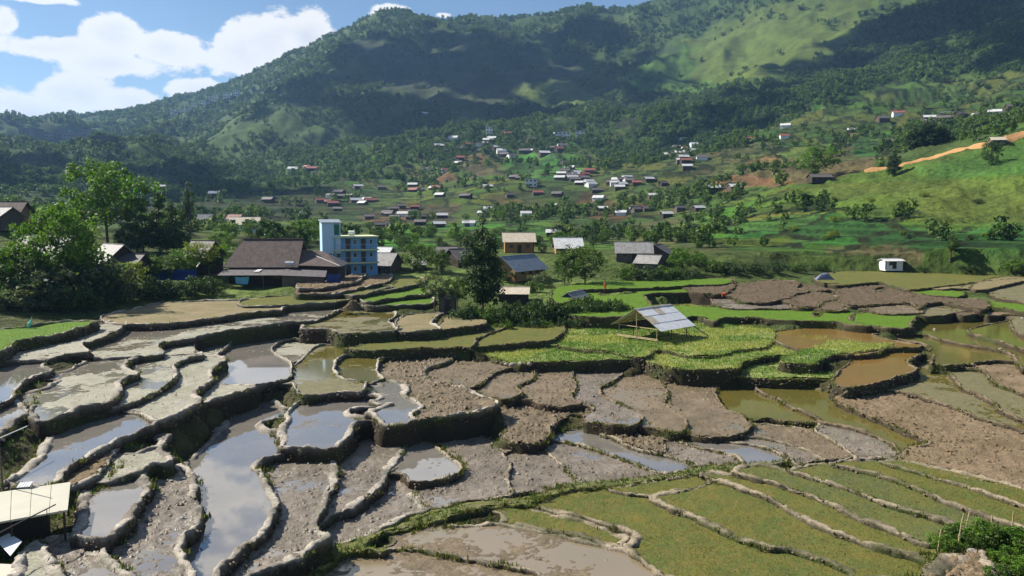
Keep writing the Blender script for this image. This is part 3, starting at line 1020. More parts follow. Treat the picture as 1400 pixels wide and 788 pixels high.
def ground_z(x, y):
    th, d = math.atan2(x, y), math.hypot(x, y)
    i = (th - TH0) / (TH1 - TH0) * (NT - 1)
    j = math.log(max(d, 30.01) / 30.0) / math.log(5200.0 / 30.0) * (ND - 1)
    i0, j0 = int(np.clip(i, 0, NT - 2)), int(np.clip(j, 0, ND - 2))
    a, b = i - i0, j - j0
    return float(GZ[i0, j0] * (1 - a) * (1 - b) + GZ[i0 + 1, j0] * a * (1 - b) + GZ[i0, j0 + 1] * (1 - a) * b + GZ[i0 + 1, j0 + 1] * a * b)


def hit(px, py, dmin=90.0):
    """where the line of sight of a photo pixel first meets the ground beyond dmin"""
    d = ray(px, py)
    th = math.atan2(d[0], d[1])
    slope = d[2] / math.hypot(d[0], d[1])
    i = int(np.clip(round((th - TH0) / (TH1 - TH0) * (NT - 1)), 0, NT - 1))
    ok = (GZ[i] >= CAM_Z + DD * slope) & (DD > dmin)
    j = int(np.argmax(ok)) if ok.any() else ND - 1
    D = DD[j]
    if 0 < j and ok.any():
        f0 = GZ[i, j - 1] - CAM_Z - DD[j - 1] * slope
        f1 = GZ[i, j] - CAM_Z - DD[j] * slope
        if f0 < 0 <= f1:
            D = DD[j - 1] + (DD[j] - DD[j - 1]) * (-f0) / (f1 - f0)
    x, y = D * math.sin(th), D * math.cos(th)
    return Vector((x, y, ground_z(x, y)))


# ground cover by place (plots, woods, bare earth), as measured on the photo
VPX, VPY = to_photo(gx, np.maximum(gy, 5.0), gz)
jx = VPX + 26 * fbm(gx / 30, gy / 30, 3)
jy = VPY + 11 * fbm(gx / 30 + 9, gy / 30 + 4, 3)
front = np.ones(len(gx), bool)
base = np.array((.062, .092, .026))
colr = np.tile(base, (len(gx), 1))
wood = np.full(len(gx), .45)
n1 = fbm(gx / 90, gy / 90, 4)[:, None]
colr = colr * (1 + .5 * n1)


def zone(poly, color=None, w=None, dens=None, dmin=120, dmax=6000):
    p = np.array([float(v) for v in poly.replace(' ', ',').split(',')]).reshape(-1, 2)
    ii = np.where((gd > dmin) & (gd < dmax) & (jx > p[:, 0].min()) & (jx < p[:, 0].max()) & (jy > p[:, 1].min()) & (jy < p[:, 1].max()))[0]
    s = ii[in_poly(jx[ii], jy[ii], p)]
    if color is not None:
        colr[s] = np.array(color) * (1 + .35 * n1[s])
    if dens is not None:
        wood[s] = dens


GRASS, LUSH, CROP, EARTH, REDE, OLIVE, FLOOR = (.105, .145, .028), (.08, .155, .024), (.07, .155, .035), (.135, .098, .055), (.19, .105, .055), (.088, .125, .032), (.055, .095, .022)
zone('-400,290 1900,290 1900,420 -400,420', OLIVE, dens=.02, dmax=520)
zone('-400,0 1500,-200 1500,200 900,200 600,235 300,270 -400,285', FLOOR, dens=.62)
zone('420,90 500,20 1000,-5 1060,20 960,70 870,110 800,160 600,185 420,190', FLOOR, dens=.6)
zone('480,60 640,60 800,90 780,150 600,150 500,110', (.05, .065, .03), dens=.22)
zone('250,190 420,130 560,190 560,240 430,260 300,270', (.065, .11, .025), dens=.6)
zone('520,240 600,215 900,200 960,240 960,330 500,330', (.085, .115, .032), dens=.4)
zone('600,180 760,110 880,120 900,170 860,200 700,200', FLOOR, dens=.75)
zone('700,120 760,105 830,130 800,150 720,145', GRASS, dens=.1)
zone('850,100 930,60 1010,60 1020,100 960,130 880,130', LUSH, dens=.22)
zone('940,60 1040,10 1110,-10 1200,-10 1170,50 1110,100 1020,110 950,115', GRASS, dens=.2)
zone('880,130 960,125 1030,120 1100,105 1170,60 1180,20 1500,-40 1500,95 1250,105 1130,140 1070,160 1000,205 890,200', FLOOR, dens=.97)
zone('1000,190 1070,165 1130,145 1250,112 1400,98 1500,95 1500,170 1300,165 1150,190 1050,195', (.085, .12, .03), dens=.14)
zone('560,255 620,240 690,240 690,300 560,300', GRASS, dens=.1)
zone('635,208 660,212 690,225 690,240 640,243 630,225', EARTH, dens=0)
zone('705,212 790,214 800,235 720,245 700,232', CROP, dens=.02)
zone('595,238 618,236 620,250 596,250', REDE, dens=0)
zone('480,295 560,280 620,275 630,300 560,310', EARTH, dens=.1)
zone('660,268 730,255 745,295 690,305', (.10, .10, .042), dens=.2)
zone('790,262 840,268 850,300 780,300', (.095, .06, .03), dens=.05)
zone('930,300 1020,318 1020,345 860,345 860,310', (.13, .125, .05), dens=.06)
zone('960,215 1060,190 1180,180 1210,230 1180,250 1030,255 950,240', (.125, .105, .05), dens=.12)
zone('960,245 1060,240 1100,250 1000,268', REDE, dens=.03)
zone('1060,195 1150,180 1170,190 1090,225', (.085, .14, .035), dens=.05)
zone('1160,190 1215,182 1215,210 1165,215', (.06, .12, .035), dens=.02)
zone('1000,262 1180,236 1250,224 1400,185 1500,160 1500,350 1000,345 960,320 980,280', (.075, .13, .022), dens=.008, dmax=560)
zone('1080,255 1400,240 1500,240 1500,300 1300,305 1100,300 1000,300', (.098, .13, .026), dens=.02, dmax=560)
zone('1250,225 1400,190 1500,165 1500,230 1300,240 1250,236', (.065, .135, .028), dens=.004, dmax=560)
zone('1000,300 1120,296 1250,312 1500,312 1500,345 1150,336 990,325', (.05, .125, .03), dens=0, dmax=560)
zone('1130,339 1240,337 1260,347 1140,347', (.17, .14, .065), dens=0)
zone('550,308 760,305 780,330 520,335', (.085, .16, .03), dens=.02)
zone('500,318 560,312 600,330 500,345', (.08, .20, .03), dens=0)
zone('-300,270 420,262 420,300 -300,320', (.055, .075, .03), dens=.35)
# patchwork of small plots on the lower slopes: every plot its own crop, hedges between
def plots(x, y, cs):
    gx_, gy_ = x / cs, y / cs
    ix, iy = np.floor(gx_).astype(int), np.floor(gy_).astype(int)
    b1, b2, idb = np.full(len(x), 9.), np.full(len(x), 9.), np.zeros(len(x))
    for dx in (-1, 0, 1):
        for dy in (-1, 0, 1):
            jx_, jy_ = ix + dx, iy + dy
            r1, r2 = _T[jx_ & 255, jy_ & 255], _T[(jx_ * 7 + 31) & 255, (jy_ * 3 + 87) & 255]
            d_ = np.hypot(jx_ + r1 - gx_, jy_ + r2 - gy_)
            nb = d_ < b1
            b2 = np.where(nb, b1, np.minimum(b2, d_))
            idb = np.where(nb, _T[(jx_ * 5 + 11) & 255, (jy_ * 13 + 3) & 255], idb)
            b1 = np.where(nb, d_, b1)
    return idb, b2 - b1


wx, wy = gx + 14 * fbm(gx / 50, gy / 50, 3), gy + 14 * fbm(gx / 50 + 7, gy / 50, 3)
pid, edge = plots(wx, wy * .8, 24.)
pal = np.array([(.75, .85, .8), (1.0, 1.15, .9), (1.2, 1.25, 1.0), (.85, 1.25, .8), (1.3, 1.2, 1.0), (.6, .75, .7), (1.35, 1.1, .95), (.8, 1.05, .9)])
wp = (smooth(190, 260, gd) * (1 - smooth(1000, 1500, gd)) * (1 - .75 * spur))[:, None]
colr = colr * (1 - wp) + colr * pal[(pid * 7.99).astype(int)] * wp
hed = (edge < .12) & (wp[:, 0] > .4)
colr[hed] = (.03, .045, .015)
wood = np.where(hed & (wood < .5), np.maximum(wood, .42), wood)
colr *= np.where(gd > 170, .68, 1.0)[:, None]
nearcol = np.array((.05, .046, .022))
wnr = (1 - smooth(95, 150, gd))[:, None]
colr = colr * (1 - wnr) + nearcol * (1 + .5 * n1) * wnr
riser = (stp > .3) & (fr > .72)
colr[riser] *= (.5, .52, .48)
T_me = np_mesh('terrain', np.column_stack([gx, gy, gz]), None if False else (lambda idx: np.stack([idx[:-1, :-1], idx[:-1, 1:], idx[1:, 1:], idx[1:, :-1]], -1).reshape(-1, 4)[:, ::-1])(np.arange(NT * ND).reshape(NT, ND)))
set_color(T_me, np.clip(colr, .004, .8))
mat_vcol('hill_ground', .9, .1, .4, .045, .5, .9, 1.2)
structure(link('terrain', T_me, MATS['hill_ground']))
# ------------------------------------------------------------------ vegetation
def leaf_mat(name, c1, c2, trans=.35):
    k = NB(name)
    oi = k.n('ShaderNodeObjectInfo')
    c = k.mix(oi.outputs['Random'], c1, c2)
    c = k.mix(1.0, c, k.attr(), 'MULTIPLY')
    k.done(c, .6, .25)
    tr = k.n('ShaderNodeBsdfTranslucent')
    k.l(k.mix(1.0, c, (1.5, 1.6, .7), 'MULTIPLY'), tr.inputs['Color'])
    mx = k.n('ShaderNodeMixShader')
    mx.inputs[0].default_value = trans
    k.l(k.b.outputs[0], mx.inputs[1])
    k.l(tr.outputs[0], mx.inputs[2])
    k.l(mx.outputs[0], k.nt.nodes['Material Output'].inputs['Surface'])
    return k.m


leaf_mat('leaf_bright', (.085, .165, .016), (.07, .14, .014))
leaf_mat('leaf_mid', (.055, .105, .018), (.07, .12, .022))
leaf_mat('leaf_dark', (.034, .066, .017), (.042, .078, .02), .22)
leaf_mat('leaf_yellow', (.16, .20, .025), (.14, .18, .03), .4)
leaf_mat('leaf_grey', (.10, .125, .065), (.085, .115, .05), .3)
leaf_mat('leaf_forest', (.038, .08, .016), (.108, .168, .032), .3)
leaf_mat('leaf_grass', (1, 1, 1), (1, 1, 1), .3)
leaf_mat('leaf_stub', (1, 1, 1), (1, 1, 1), .3)
leaf_mat('leaf_seed', (.135, .235, .016), (.135, .235, .016), .3)
leaf_mat('leaf_rim', (.10, .115, .03), (.10, .115, .03), .3)
mat_plain('bark', (.10, .075, .055), .9, .1, .3, 3.0, .5)
mat_plain('bark_pale', (.22, .19, .16), .9, .1, .3, 3.0, .4)


def leaf_cloud(centers, radii, per, size, rs, flat=.8, up=.35):
    """many small leaf faces gathered in clumps; returns verts, quads, colours"""
    C = np.repeat(centers, per, 0)
    R = np.repeat(radii, per)
    n = len(C)
    d = rs.normal(size=(n, 3))
    d /= np.linalg.norm(d, axis=1)[:, None]
    rr = rs.random(n) ** .45
    P = C + d * (R * rr)[:, None] * (1, 1, flat)
    nrm = d * .7 + rs.normal(size=(n, 3)) * .55 + (0, 0, up)
    nrm /= np.linalg.norm(nrm, axis=1)[:, None]
    a = np.cross(nrm, rs.normal(size=(n, 3)))
    a /= np.linalg.norm(a, axis=1)[:, None]
    b = np.cross(nrm, a)
    s = (size * (.6 + .8 * rs.random(n)))[:, None]
    V = np.stack([P - a * s * .62, P - b * s * .34 + nrm * s * .1, P + a * s * .62, P + b * s * .34 + nrm * s * .1], 1).reshape(-1, 3)
    F = np.arange(4 * n).reshape(n, 4)
    tint = np.repeat(.75 + .5 * rs.random(len(centers)), per) * (.7 + .6 * rs.random(n))
    col = np.stack([tint * (1 + .12 * rs.normal(size=n)), tint, tint * .95], 1)
    return V, F, np.repeat(np.clip(col, .25, 1.8), 4, 0)


def limb(mb, pts, r0, r1, n=6):
    for i in range(len(pts) - 1):
        f0, f1 = i / (len(pts) - 1), (i + 1) / (len(pts) - 1)
        mb.bar(pts[i], pts[i + 1], r0 + (r1 - r0) * f0, r0 + (r1 - r0) * f1, n)


def tree_meshes(key, seed, h, w, base, shape, nclus, clus, per, leaf):
    """trunk mesh and crown mesh of one tree kind: h height, w crown width, base where the crown starts"""
    rs = np.random.default_rng(seed)
    mb = MB()
    lean = rs.normal(size=2) * .03 * h
    top = np.array([lean[0], lean[1], (h * .93 if shape in ('column', 'cone') else base + (h - base) * .45)])
    mid = np.array([lean[0] * .2, lean[1] * .2, top[2] * .5])
    r0 = max(.07, h * .017)
    limb(mb, [(0, 0, -.6), tuple(mid), tuple(top)], r0, r0 * .35, 8)
    cz, ch = (base + h) / 2, (h - base) / 2
    cen = []
    while len(cen) < nclus:
        p = rs.uniform(-1, 1, 3)
        q = p.copy()
        if shape == 'column':
            wide = np.interp(p[2], [-1, -.6, .2, 1], [.55, 1, .85, .18])
        elif shape == 'cone':
            wide = np.interp(p[2], [-1, -.8, 1], [.8, 1, .08])
        elif shape == 'open':
            wide = np.interp(p[2], [-1, -.3, .4, 1], [.45, 1, .9, .3])
        else:
            wide = math.sqrt(max(0, 1 - (max(abs(p[2]) - .15, 0) / .85) ** 2))
        r = math.hypot(p[0], p[1])
        if r > wide or (shape in ('open', 'round') and (r / max(wide, .05)) ** 2 + (p[2] * .8) ** 2 < .25 and rs.random() < .75):
            continue
        jit = 1 + .22 * rs.normal()
        cen.append((q[0] * w / 2 * jit + lean[0] * .7, q[1] * w / 2 * jit + lean[1] * .7, cz + q[2] * ch * (.93 + .07 * jit)))
    cen = np.array(cen)
    for c in cen[:: max(1, nclus // 16)]:
        zb = max(base * .55, min(c[2] - .15 * h, top[2] * .95)) if shape != 'cone' else c[2] - .05 * h
        f = zb / top[2]
        st = np.array([lean[0] * f, lean[1] * f, zb])
        kn = st * .45 + c * .55 + (0, 0, -.04 * h)
        limb(mb, [tuple(st), tuple(kn), tuple(c)], r0 * .42, r0 * .1, 5)
    V, F, col = leaf_cloud(cen, clus * (.7 + .6 * rs.random(len(cen))), per, leaf, rs)
    me = np_mesh(key + '_crown', V, F, False)
    set_color(me, col)
    return mb.mesh(key + '_trunk'), me


TREES = {
    'open': tree_meshes('open', 1, 15, 15, 5, 'open', 105, 1.3, 56, .44),
    'open2': tree_meshes('open2', 2, 13, 13, 3.2, 'round', 110, 1.35, 62, .44),
    'round': tree_meshes('round', 3, 9, 8, 1.5, 'round', 60, 1.0, 46, .36),
    'round2': tree_meshes('round2', 4, 8, 8.5, 1.0, 'round', 60, 1.0, 46, .36),
    'column': tree_meshes('column', 5, 14, 6.4, 1.6, 'column', 140, .95, 62, .36),
    'slim': tree_meshes('slim', 6, 13, 3.0, 4.5, 'column', 40, .7, 36, .32),
    'cone': tree_meshes('cone', 7, 12, 6, 1.2, 'cone', 75, .9, 46, .36),
    'small': tree_meshes('small', 8, 6, 5, 2.2, 'round', 40, .7, 40, .28),
    'bush': tree_meshes('bush', 9, 2.6, 4.2, .15, 'round', 36, .62, 46, .24),
    'bush2': tree_meshes('bush2', 10, 2.0, 3.2, .1, 'round', 30, .5, 44, .2),
}
_matmesh = {}


def tree(name, kind, leaf, loc, h, label, group=None, wide=1.0, rz=None, cat='tree', bark='bark'):
    """one tree: an empty at its foot with trunk and crown; crowns of one kind and leaf colour share their mesh"""
    key = (kind, leaf, bark)
    if key not in _matmesh:
        tm, cm = TREES[kind][0].copy(), TREES[kind][1].copy()
        tm.materials.append(MATS[bark])
        cm.materials.append(MATS[leaf])
        _matmesh[key] = (tm, cm)
    tm, cm = _matmesh[key]
    nat = {'open': 15, 'open2': 13, 'round': 9, 'round2': 8, 'column': 14, 'slim': 13, 'cone': 12, 'small': 6, 'bush': 2.6, 'bush2': 2.0}[kind]
    s = h / nat
    o = thing(name, label, cat, loc, random.uniform(0, 6.28) if rz is None else rz, group)
    o.scale = (s * wide, s * wide, s)
    link('trunk' if cat == 'tree' else 'stem', tm, None, o)
    link('crown' if cat == 'tree' else 'foliage', cm, None, o)
    return o


def at(px, py, dmin=90.0):
    return hit(px, py, dmin)


def tree_px(name, kind, leaf, px, base, top, label, dmin=95.0, sink=.1, level=None, **kw):
    """a tree whose foot is seen at (px, base); its height from the photo at that distance"""
    p = at(px, base, dmin)
    if level is not None:
        q_ = on_level(np.array(float(px)), np.array(float(base)), level)
        p = Vector((float(q_[0]), float(q_[1]), level))
    tone = {'leaf_bright': 'bright green', 'leaf_mid': 'mid green', 'leaf_dark': 'dark', 'leaf_yellow': 'yellow-green', 'leaf_grey': 'grey-green'}[leaf]
    label = label.replace('TONE', tone)
    h = (base - top) / FPX * math.hypot(p.x, p.y) * .93
    p.z -= sink
    return tree(name, kind, leaf, p, h, label, **kw)


# trees round the village and on the slopes, one by one
tree_px('broadleaf_tree', 'open', 'leaf_bright', 148, 345, 222, 'big sunlit tree with open airy crown and forked dark trunk behind the left village', wide=1.0, dmin=150)
tree_px('broadleaf_tree', 'open2', 'leaf_bright', 80, 405, 290, 'leafy bright green tree spreading before a grey village roof', wide=.82, bark='bark_pale', dmin=105)
tree_px('broadleaf_tree', 'round', 'leaf_bright', 28, 400, 335, 'bright green tree beside the spreading tree at the left village edge', wide=1.1, dmin=105)
tree_px('tall_tree', 'slim', 'leaf_dark', 262, 318, 246, 'thin dark tree with bare lower trunk above the village roofs', wide=1.0, dmin=170)
for x, b, t, w in ((196, 345, 268, .9), (219, 345, 262, .8), (238, 348, 275, .9), (176, 348, 285, 1.0), (250, 345, 284, .9)):
    tree_px('conifer_tree', 'cone', 'leaf_dark', x, b, t, 'dark dense tree in the clump beside the airy forked tree', group='dark trees in the village clump', wide=w * 1.2, dmin=150)
tree_px('broadleaf_tree', 'small', 'leaf_yellow', 183, 405, 358, 'small yellow-green tree with thin stem before the teal tarp', wide=1.0, dmin=105)
tree_px('tall_tree', 'column', 'leaf_dark', 660, 426, 284, 'tall dark columnar tree standing between the hut clearing and village', wide=.86, dmin=100)
tree_px('broadleaf_tree', 'small', 'leaf_grey', 594, 424, 370, 'small grey-green tree beside the pale wooden shed', wide=1.1, dmin=100)
tree_px('broadleaf_tree', 'small', 'leaf_mid', 626, 426, 375, 'slender young tree between the shed and the tall columnar tree', wide=.9, dmin=100)
tree_px('broadleaf_tree', 'round', 'leaf_mid', 800, 389, 328, 'round dark green tree in front of the white roofed house', wide=1.15, dmin=120)
tree_px('broadleaf_tree', 'round2', 'leaf_mid', 772, 389, 345, 'lower bushy tree leaning on the round dark green tree', wide=1.0, dmin=120)
tree_px('conifer_tree', 'cone', 'leaf_dark', 813, 330, 297, 'dark pointed tree behind the white roofed house', wide=1.0, dmin=200)
tree_px('broadleaf_tree', 'round', 'leaf_bright', 928, 372, 334, 'bright green bushy tree right of the grey plank house', wide=1.3, dmin=140)
tree_px('broadleaf_tree', 'round2', 'leaf_mid', 572, 372, 332, 'dense green tree beside the grey roofs near the blue building', wide=1.2, dmin=140)
tree_px('broadleaf_tree', 'round', 'leaf_mid', 604, 374, 336, 'green tree between the grey roofs and the columnar tree', wide=1.1, dmin=140)
tree_px('broadleaf_tree', 'slim', 'leaf_mid', 1299, 356, 316, 'lone slim tree at the foot of the green spur', wide=1.8, dmin=170)
tree_px('broadleaf_tree', 'round', 'leaf_bright', 1112, 246, 198, 'big light green tree over a dark shed on the spur', wide=1.25, dmin=250)
tree_px('broadleaf_tree', 'round2', 'leaf_dark', 1356, 226, 198, 'dark tree casting a shadow on the upper green slope', wide=.9, dmin=250)
tree_px('tall_tree', 'column', 'leaf_dark', 1221, 242, 207, 'dark upright tree beside the orange dirt track', wide=1.0, dmin=250)
tree_px('broadleaf_tree', 'round', 'leaf_dark', 1143, 214, 186, 'dark round tree beside the bright crop plot', wide=1.0, dmin=300)
for x, b, t in ((1248, 214, 180), (1262, 215, 176), (1275, 216, 182), (1288, 214, 188)):
    tree_px('bamboo_clump', 'column', 'leaf_dark', x, b, t, 'dark feathery clump behind the orange dirt track', group='dark clumps behind the track', wide=1.5, dmin=450)
for x, b, t, lf in ((312, 332, 305, 'leaf_bright'), (345, 330, 306, 'leaf_mid'), (368, 330, 304, 'leaf_bright'), (392, 332, 308, 'leaf_mid'), (415, 334, 300, 'leaf_bright'), (300, 345, 318, 'leaf_bright'), (430, 330, 312, 'leaf_bright')):
    tree_px('garden_tree', 'round2', lf, x, b, t, 'TONE garden tree behind the big brown roofed house', group='garden trees behind the brown house', wide=1.25, dmin=165)
for x, b, t, lf in ((290, 372, 330, 'leaf_bright'), (270, 376, 328, 'leaf_yellow'), (250, 380, 338, 'leaf_bright'), (230, 386, 346, 'leaf_mid'), (212, 384, 350, 'leaf_bright')):
    tree_px('garden_tree', 'round', lf, x, b, t, 'TONE leafy garden tree left of the big brown roofed house', group='garden trees left of the brown house', wide=1.2, dmin=125)
for i, (x, b, t, lf) in enumerate(((8, 412, 372, 'leaf_dark'), (48, 414, 366, 'leaf_grey'), (96, 412, 362, 'leaf_dark'), (128, 410, 360, 'leaf_grey'), (152, 412, 378, 'leaf_grey'), (20, 398, 350, 'leaf_mid'),
                                   (205, 408, 380, 'leaf_dark'), (232, 408, 384, 'leaf_dark'), (262, 406, 380, 'leaf_dark'), (110, 395, 340, 'leaf_mid'), (285, 402, 380, 'leaf_dark'), (175, 410, 388, 'leaf_grey'))):
    tree_px('garden_shrub', 'bush', lf, x, b, t, 'tall TONE shrub in the shady thicket behind the bright green seedbed', group='thicket at the left village edge', wide=1.1, cat='shrub', dmin=100)
rs_ = random.Random(3)
for k in range(20):
    x = -6 + 8.0 * k + rs_.uniform(-4, 4)
    b = (424 if k % 2 else 416) + rs_.uniform(-3, 3) - (6 if k > 16 else 0)
    tree_px('bank_shrub', ('bush', 'bush2')[k % 3 == 0], rs_.choice(('leaf_dark', 'leaf_dark', 'leaf_mid', 'leaf_grey')), x, b, b - rs_.uniform(16, 30), 'TONE shrub on the bank above the bright green seedbed', group='shrubs above the seedbed', wide=rs_.uniform(.9, 1.25), cat='shrub', dmin=92)
for k in range(40):
    x = 634 + 5.6 * k + rs_.uniform(-3, 3)
    back = k % 3 < 2
    b = (454 if back else 461) - .05 * (x - 634) + rs_.uniform(-2, 2)
    tree_px('hedge_shrub', ('bush', 'bush2')[k % 4 == 0], rs_.choice(('leaf_dark', 'leaf_mid', 'leaf_dark')), x, b, b - (rs_.uniform(32, 42) if back else rs_.uniform(18, 26)), 'leafy TONE shrub in the hedge left of the field hut', level=2.85, group='hedge left of the field hut', wide=rs_.uniform(.5, .68), cat='shrub', sink=.2)
for k in range(44):
    x = rs_.uniform(500, 980)
    y = rs_.uniform(322, 343)
    tree_px('valley_tree', rs_.choice(('round', 'round2', 'small', 'open2')), rs_.choice(('leaf_mid', 'leaf_dark', 'leaf_bright', 'leaf_mid')), x, y, y - rs_.uniform(10, 21), 'TONE leafy tree behind the middle village houses', group='trees behind the middle village houses', wide=rs_.uniform(.9, 1.3), dmin=200)
for x, b, t, lf in ((862, 385, 362, 'leaf_mid'), (885, 386, 364, 'leaf_dark'), (905, 386, 364, 'leaf_mid'), (925, 385, 366, 'leaf_mid'), (948, 384, 368, 'leaf_dark'), (742, 392, 372, 'leaf_grey'), (728, 400, 384, 'leaf_mid'), (690, 384, 370, 'leaf_dark')):
    tree_px('field_shrub', 'bush', lf, x, b, t, 'TONE shrub growing along the edge of the bright green paddies', group='shrubs beside the green paddies', wide=1.1, cat='shrub', dmin=120)
for x, b, t, lf in ((975, 372, 356, 'leaf_mid'), (1000, 374, 357, 'leaf_dark'), (1030, 373, 358, 'leaf_dark'), (1060, 373, 359, 'leaf_dark'), (1090, 373, 360, 'leaf_mid'), (1122, 370, 358, 'leaf_mid'), (1325, 372, 362, 'leaf_dark'), (1385, 372, 358, 'leaf_bright'), (1260, 371, 364, 'leaf_mid'), (955, 362, 346, 'leaf_bright')):
    tree_px('field_shrub', 'bush', lf, x, b, t, 'TONE shrub in the hedgerow behind the brown ploughed shelves', group='hedgerow behind the ploughed shelves', wide=1.3, cat='shrub', dmin=130)
rs_ = random.Random(8)
for k in range(34):
    x = rs_.uniform(500, 960)
    y = rs_.uniform(300, 350)
    tree_px('valley_tree', rs_.choice(('round', 'round2', 'small', 'cone')), rs_.choice(('leaf_mid', 'leaf_dark', 'leaf_bright', 'leaf_mid')), x, y, y - rs_.uniform(10, 22), 'small TONE tree among the valley fields behind the village', group='trees scattered over the valley fields', wide=1.1, dmin=200)
for k in range(18):
    x = rs_.uniform(980, 1400)
    y = rs_.uniform(255, 330)
    tree_px('slope_shrub', 'bush', rs_.choice(('leaf_mid', 'leaf_dark', 'leaf_yellow')), x, y, y - rs_.uniform(4, 8.5), 'low TONE shrub dotted over the grassy spur', group='shrubs on the grassy spur', wide=1.2, cat='shrub', dmin=230)

# banana plants by the brown house: stalk and large arching leaves, each leaf a part
mat_plain('banana_leaf', (.10, .19, .04), .45, .4, .2, 1.5)


def banana(px, py, h, label, group):
    p = at(px, py, 110)
    o = thing('banana_plant', label, 'plant', p, random.uniform(0, 6), group)
    m = MB()
    limb(m, [(0, 0, -.2), (.03, 0, h * .5)], .14, .09, 7)
    m.build('stalk', MATS['banana_leaf'], o)
    for k in range(7):
        a = k * 2.4
        L_ = h * random.uniform(.6, .85)
        up = random.uniform(.5, 1.15)
        vs, fs = [], []
        for i in range(6):
            t = i / 5
            r = L_ * (t * .85)
            zz = h * .48 + L_ * (up * t - .75 * t * t)
            wd = .38 * math.sin(math.pi * min(1, .12 + t * .88)) + .02
            cx, cy = math.cos(a), math.sin(a)
            vs += [(cx * r - cy * wd, cy * r + cx * wd, zz - .1 * wd), (cx * r, cy * r, zz), (cx * r + cy * wd, cy * r - cx * wd, zz - .1 * wd)]
            if i:
                b = 3 * i
                fs += [(b - 3, b - 2, b + 1, b), (b - 2, b - 1, b + 2, b + 1)]
        MB().add(vs, fs).build('leaf', MATS['banana_leaf'], o)


for x, y, h in ((240, 372, 4.2), (256, 374, 4.6), (272, 372, 4.4), (286, 376, 4.8), (345, 389, 3.2), (12, 385, 3.8)):
    banana(x, y, h, 'banana plant with long arching leaves near the village houses', 'banana plants in the village')

# woods on the hills: one mass of instanced trees
protos = []
for i in range(4):
    rs = np.random.default_rng(60 + i)
    sh = ('round', 'column', 'round', 'cone')[i]
    cen = []
    while len(cen) < 14:
        p = rs.uniform(-1, 1, 3)
        wide = {'round': math.sqrt(max(0, 1 - p[2] ** 2)), 'column': .8 - .5 * max(p[2], 0), 'cone': .75 - .6 * (p[2] + 1) / 2}[sh]
        if math.hypot(p[0], p[1]) < wide:
            cen.append((p[0] * .42, p[1] * .42, .52 + p[2] * .42))
    V, F, col = leaf_cloud(np.array(cen), np.full(14, .17), 15, .135, rs, .9, .5)
    me = np_mesh('wood_tree', V, F, False)
    set_color(me, col)
    me.materials.append(MATS['leaf_forest'])
    protos.append(bpy.data.objects.new('wood_tree', me))

rs = np.random.default_rng(99)
NCAND = 1000000
th = rs.uniform(TH0 + .12, TH1 - .08, NCAND)
dc = np.sqrt(rs.uniform(230 ** 2, 3300 ** 2, NCAND))
keep_near = rs.random(NCAND)
ii = np.clip(np.round((th - TH0) / (TH1 - TH0) * (NT - 1)).astype(int), 0, NT - 1)
jj = np.clip(np.round(np.log(dc / 30.0) / math.log(5200.0 / 30.0) * (ND - 1)).astype(int), 0, ND - 2)
flat = ii * ND + jj
dens = wood[flat]
fx, fy = dc * np.sin(th), dc * np.cos(th)
clump = smooth(-.22, .22, fbm(fx / 70 + 5, fy / 70, 4) + (dens - .5) * .9)
size = np.where(dc < 900, 7.0, 7.0 + 5.5 * smooth(900, 2200, dc)) * rs.uniform(.55, 1.45, NCAND)
prob = dens ** 1.1 * clump * (8.0 / size) ** 2 * .26
# drop what the slope itself hides
ang = np.maximum.accumulate((GZ - CAM_Z) / DD[None], axis=1)
vis = (GZ[ii, jj] + 16 - CAM_Z) / DD[jj] >= ang[ii, jj] - .002
ok = (keep_near < prob) & vis
fx, fy, size, ii, jj = fx[ok], fy[ok], size[ok], ii[ok], jj[ok]
f_ = (np.log(np.hypot(fx, fy) / 30.0) / math.log(5200.0 / 30.0) * (ND - 1)) - jj
fz = GZ[ii, jj] + (GZ[ii, np.clip(jj + 1, 0, ND - 1)] - GZ[ii, jj]) * f_ - .06 * size
print('forest trees', len(fx))
fm = bpy.data.meshes.new('forest')
fm.vertices.add(len(fx))
fm.vertices.foreach_set('co', np.column_stack([fx, fy, fz]).astype(np.float32).ravel())
sa = fm.attributes.new('tree_size', 'FLOAT', 'POINT')
sa.data.foreach_set('value', size.astype(np.float32))
fo = stuff(link('forest', fm), 'dark green woodland covering the mountain slopes', 'forest')
ng = bpy.data.node_groups.new('scatter_trees', 'GeometryNodeTree')
ng.interface.new_socket('Geometry', in_out='INPUT', socket_type='NodeSocketGeometry')
ng.interface.new_socket('Geometry', in_out='OUTPUT', socket_type='NodeSocketGeometry')
gi, go = ng.nodes.new('NodeGroupInput'), ng.nodes.new('NodeGroupOutput')
jn = ng.nodes.new('GeometryNodeJoinGeometry')
for po in protos:
    oi = ng.nodes.new('GeometryNodeObjectInfo')
    oi.inputs['Object'].default_value = po
    oi.inputs['As Instance'].default_value = True
    ng.links.new(oi.outputs['Geometry'], jn.inputs[0])
ip = ng.nodes.new('GeometryNodeInstanceOnPoints')
ip.inputs['Pick Instance'].default_value = True
ng.links.new(gi.outputs[0], ip.inputs['Points'])
ng.links.new(jn.outputs[0], ip.inputs['Instance'])
rv = ng.nodes.new('FunctionNodeRandomValue')
rv.data_type = 'FLOAT_VECTOR'
rv.inputs[0].default_value = (0, 0, 0)
rv.inputs[1].default_value = (.12, .12, 6.28)
ng.links.new(rv.outputs[0], ip.inputs['Rotation'])
na = ng.nodes.new('GeometryNodeInputNamedAttribute')
na.data_type = 'FLOAT'
na.inputs['Name'].default_value = 'tree_size'
ng.links.new(na.outputs['Attribute'], ip.inputs['Scale'])
ri = ng.nodes.new('FunctionNodeRandomValue')
ri.data_type = 'INT'
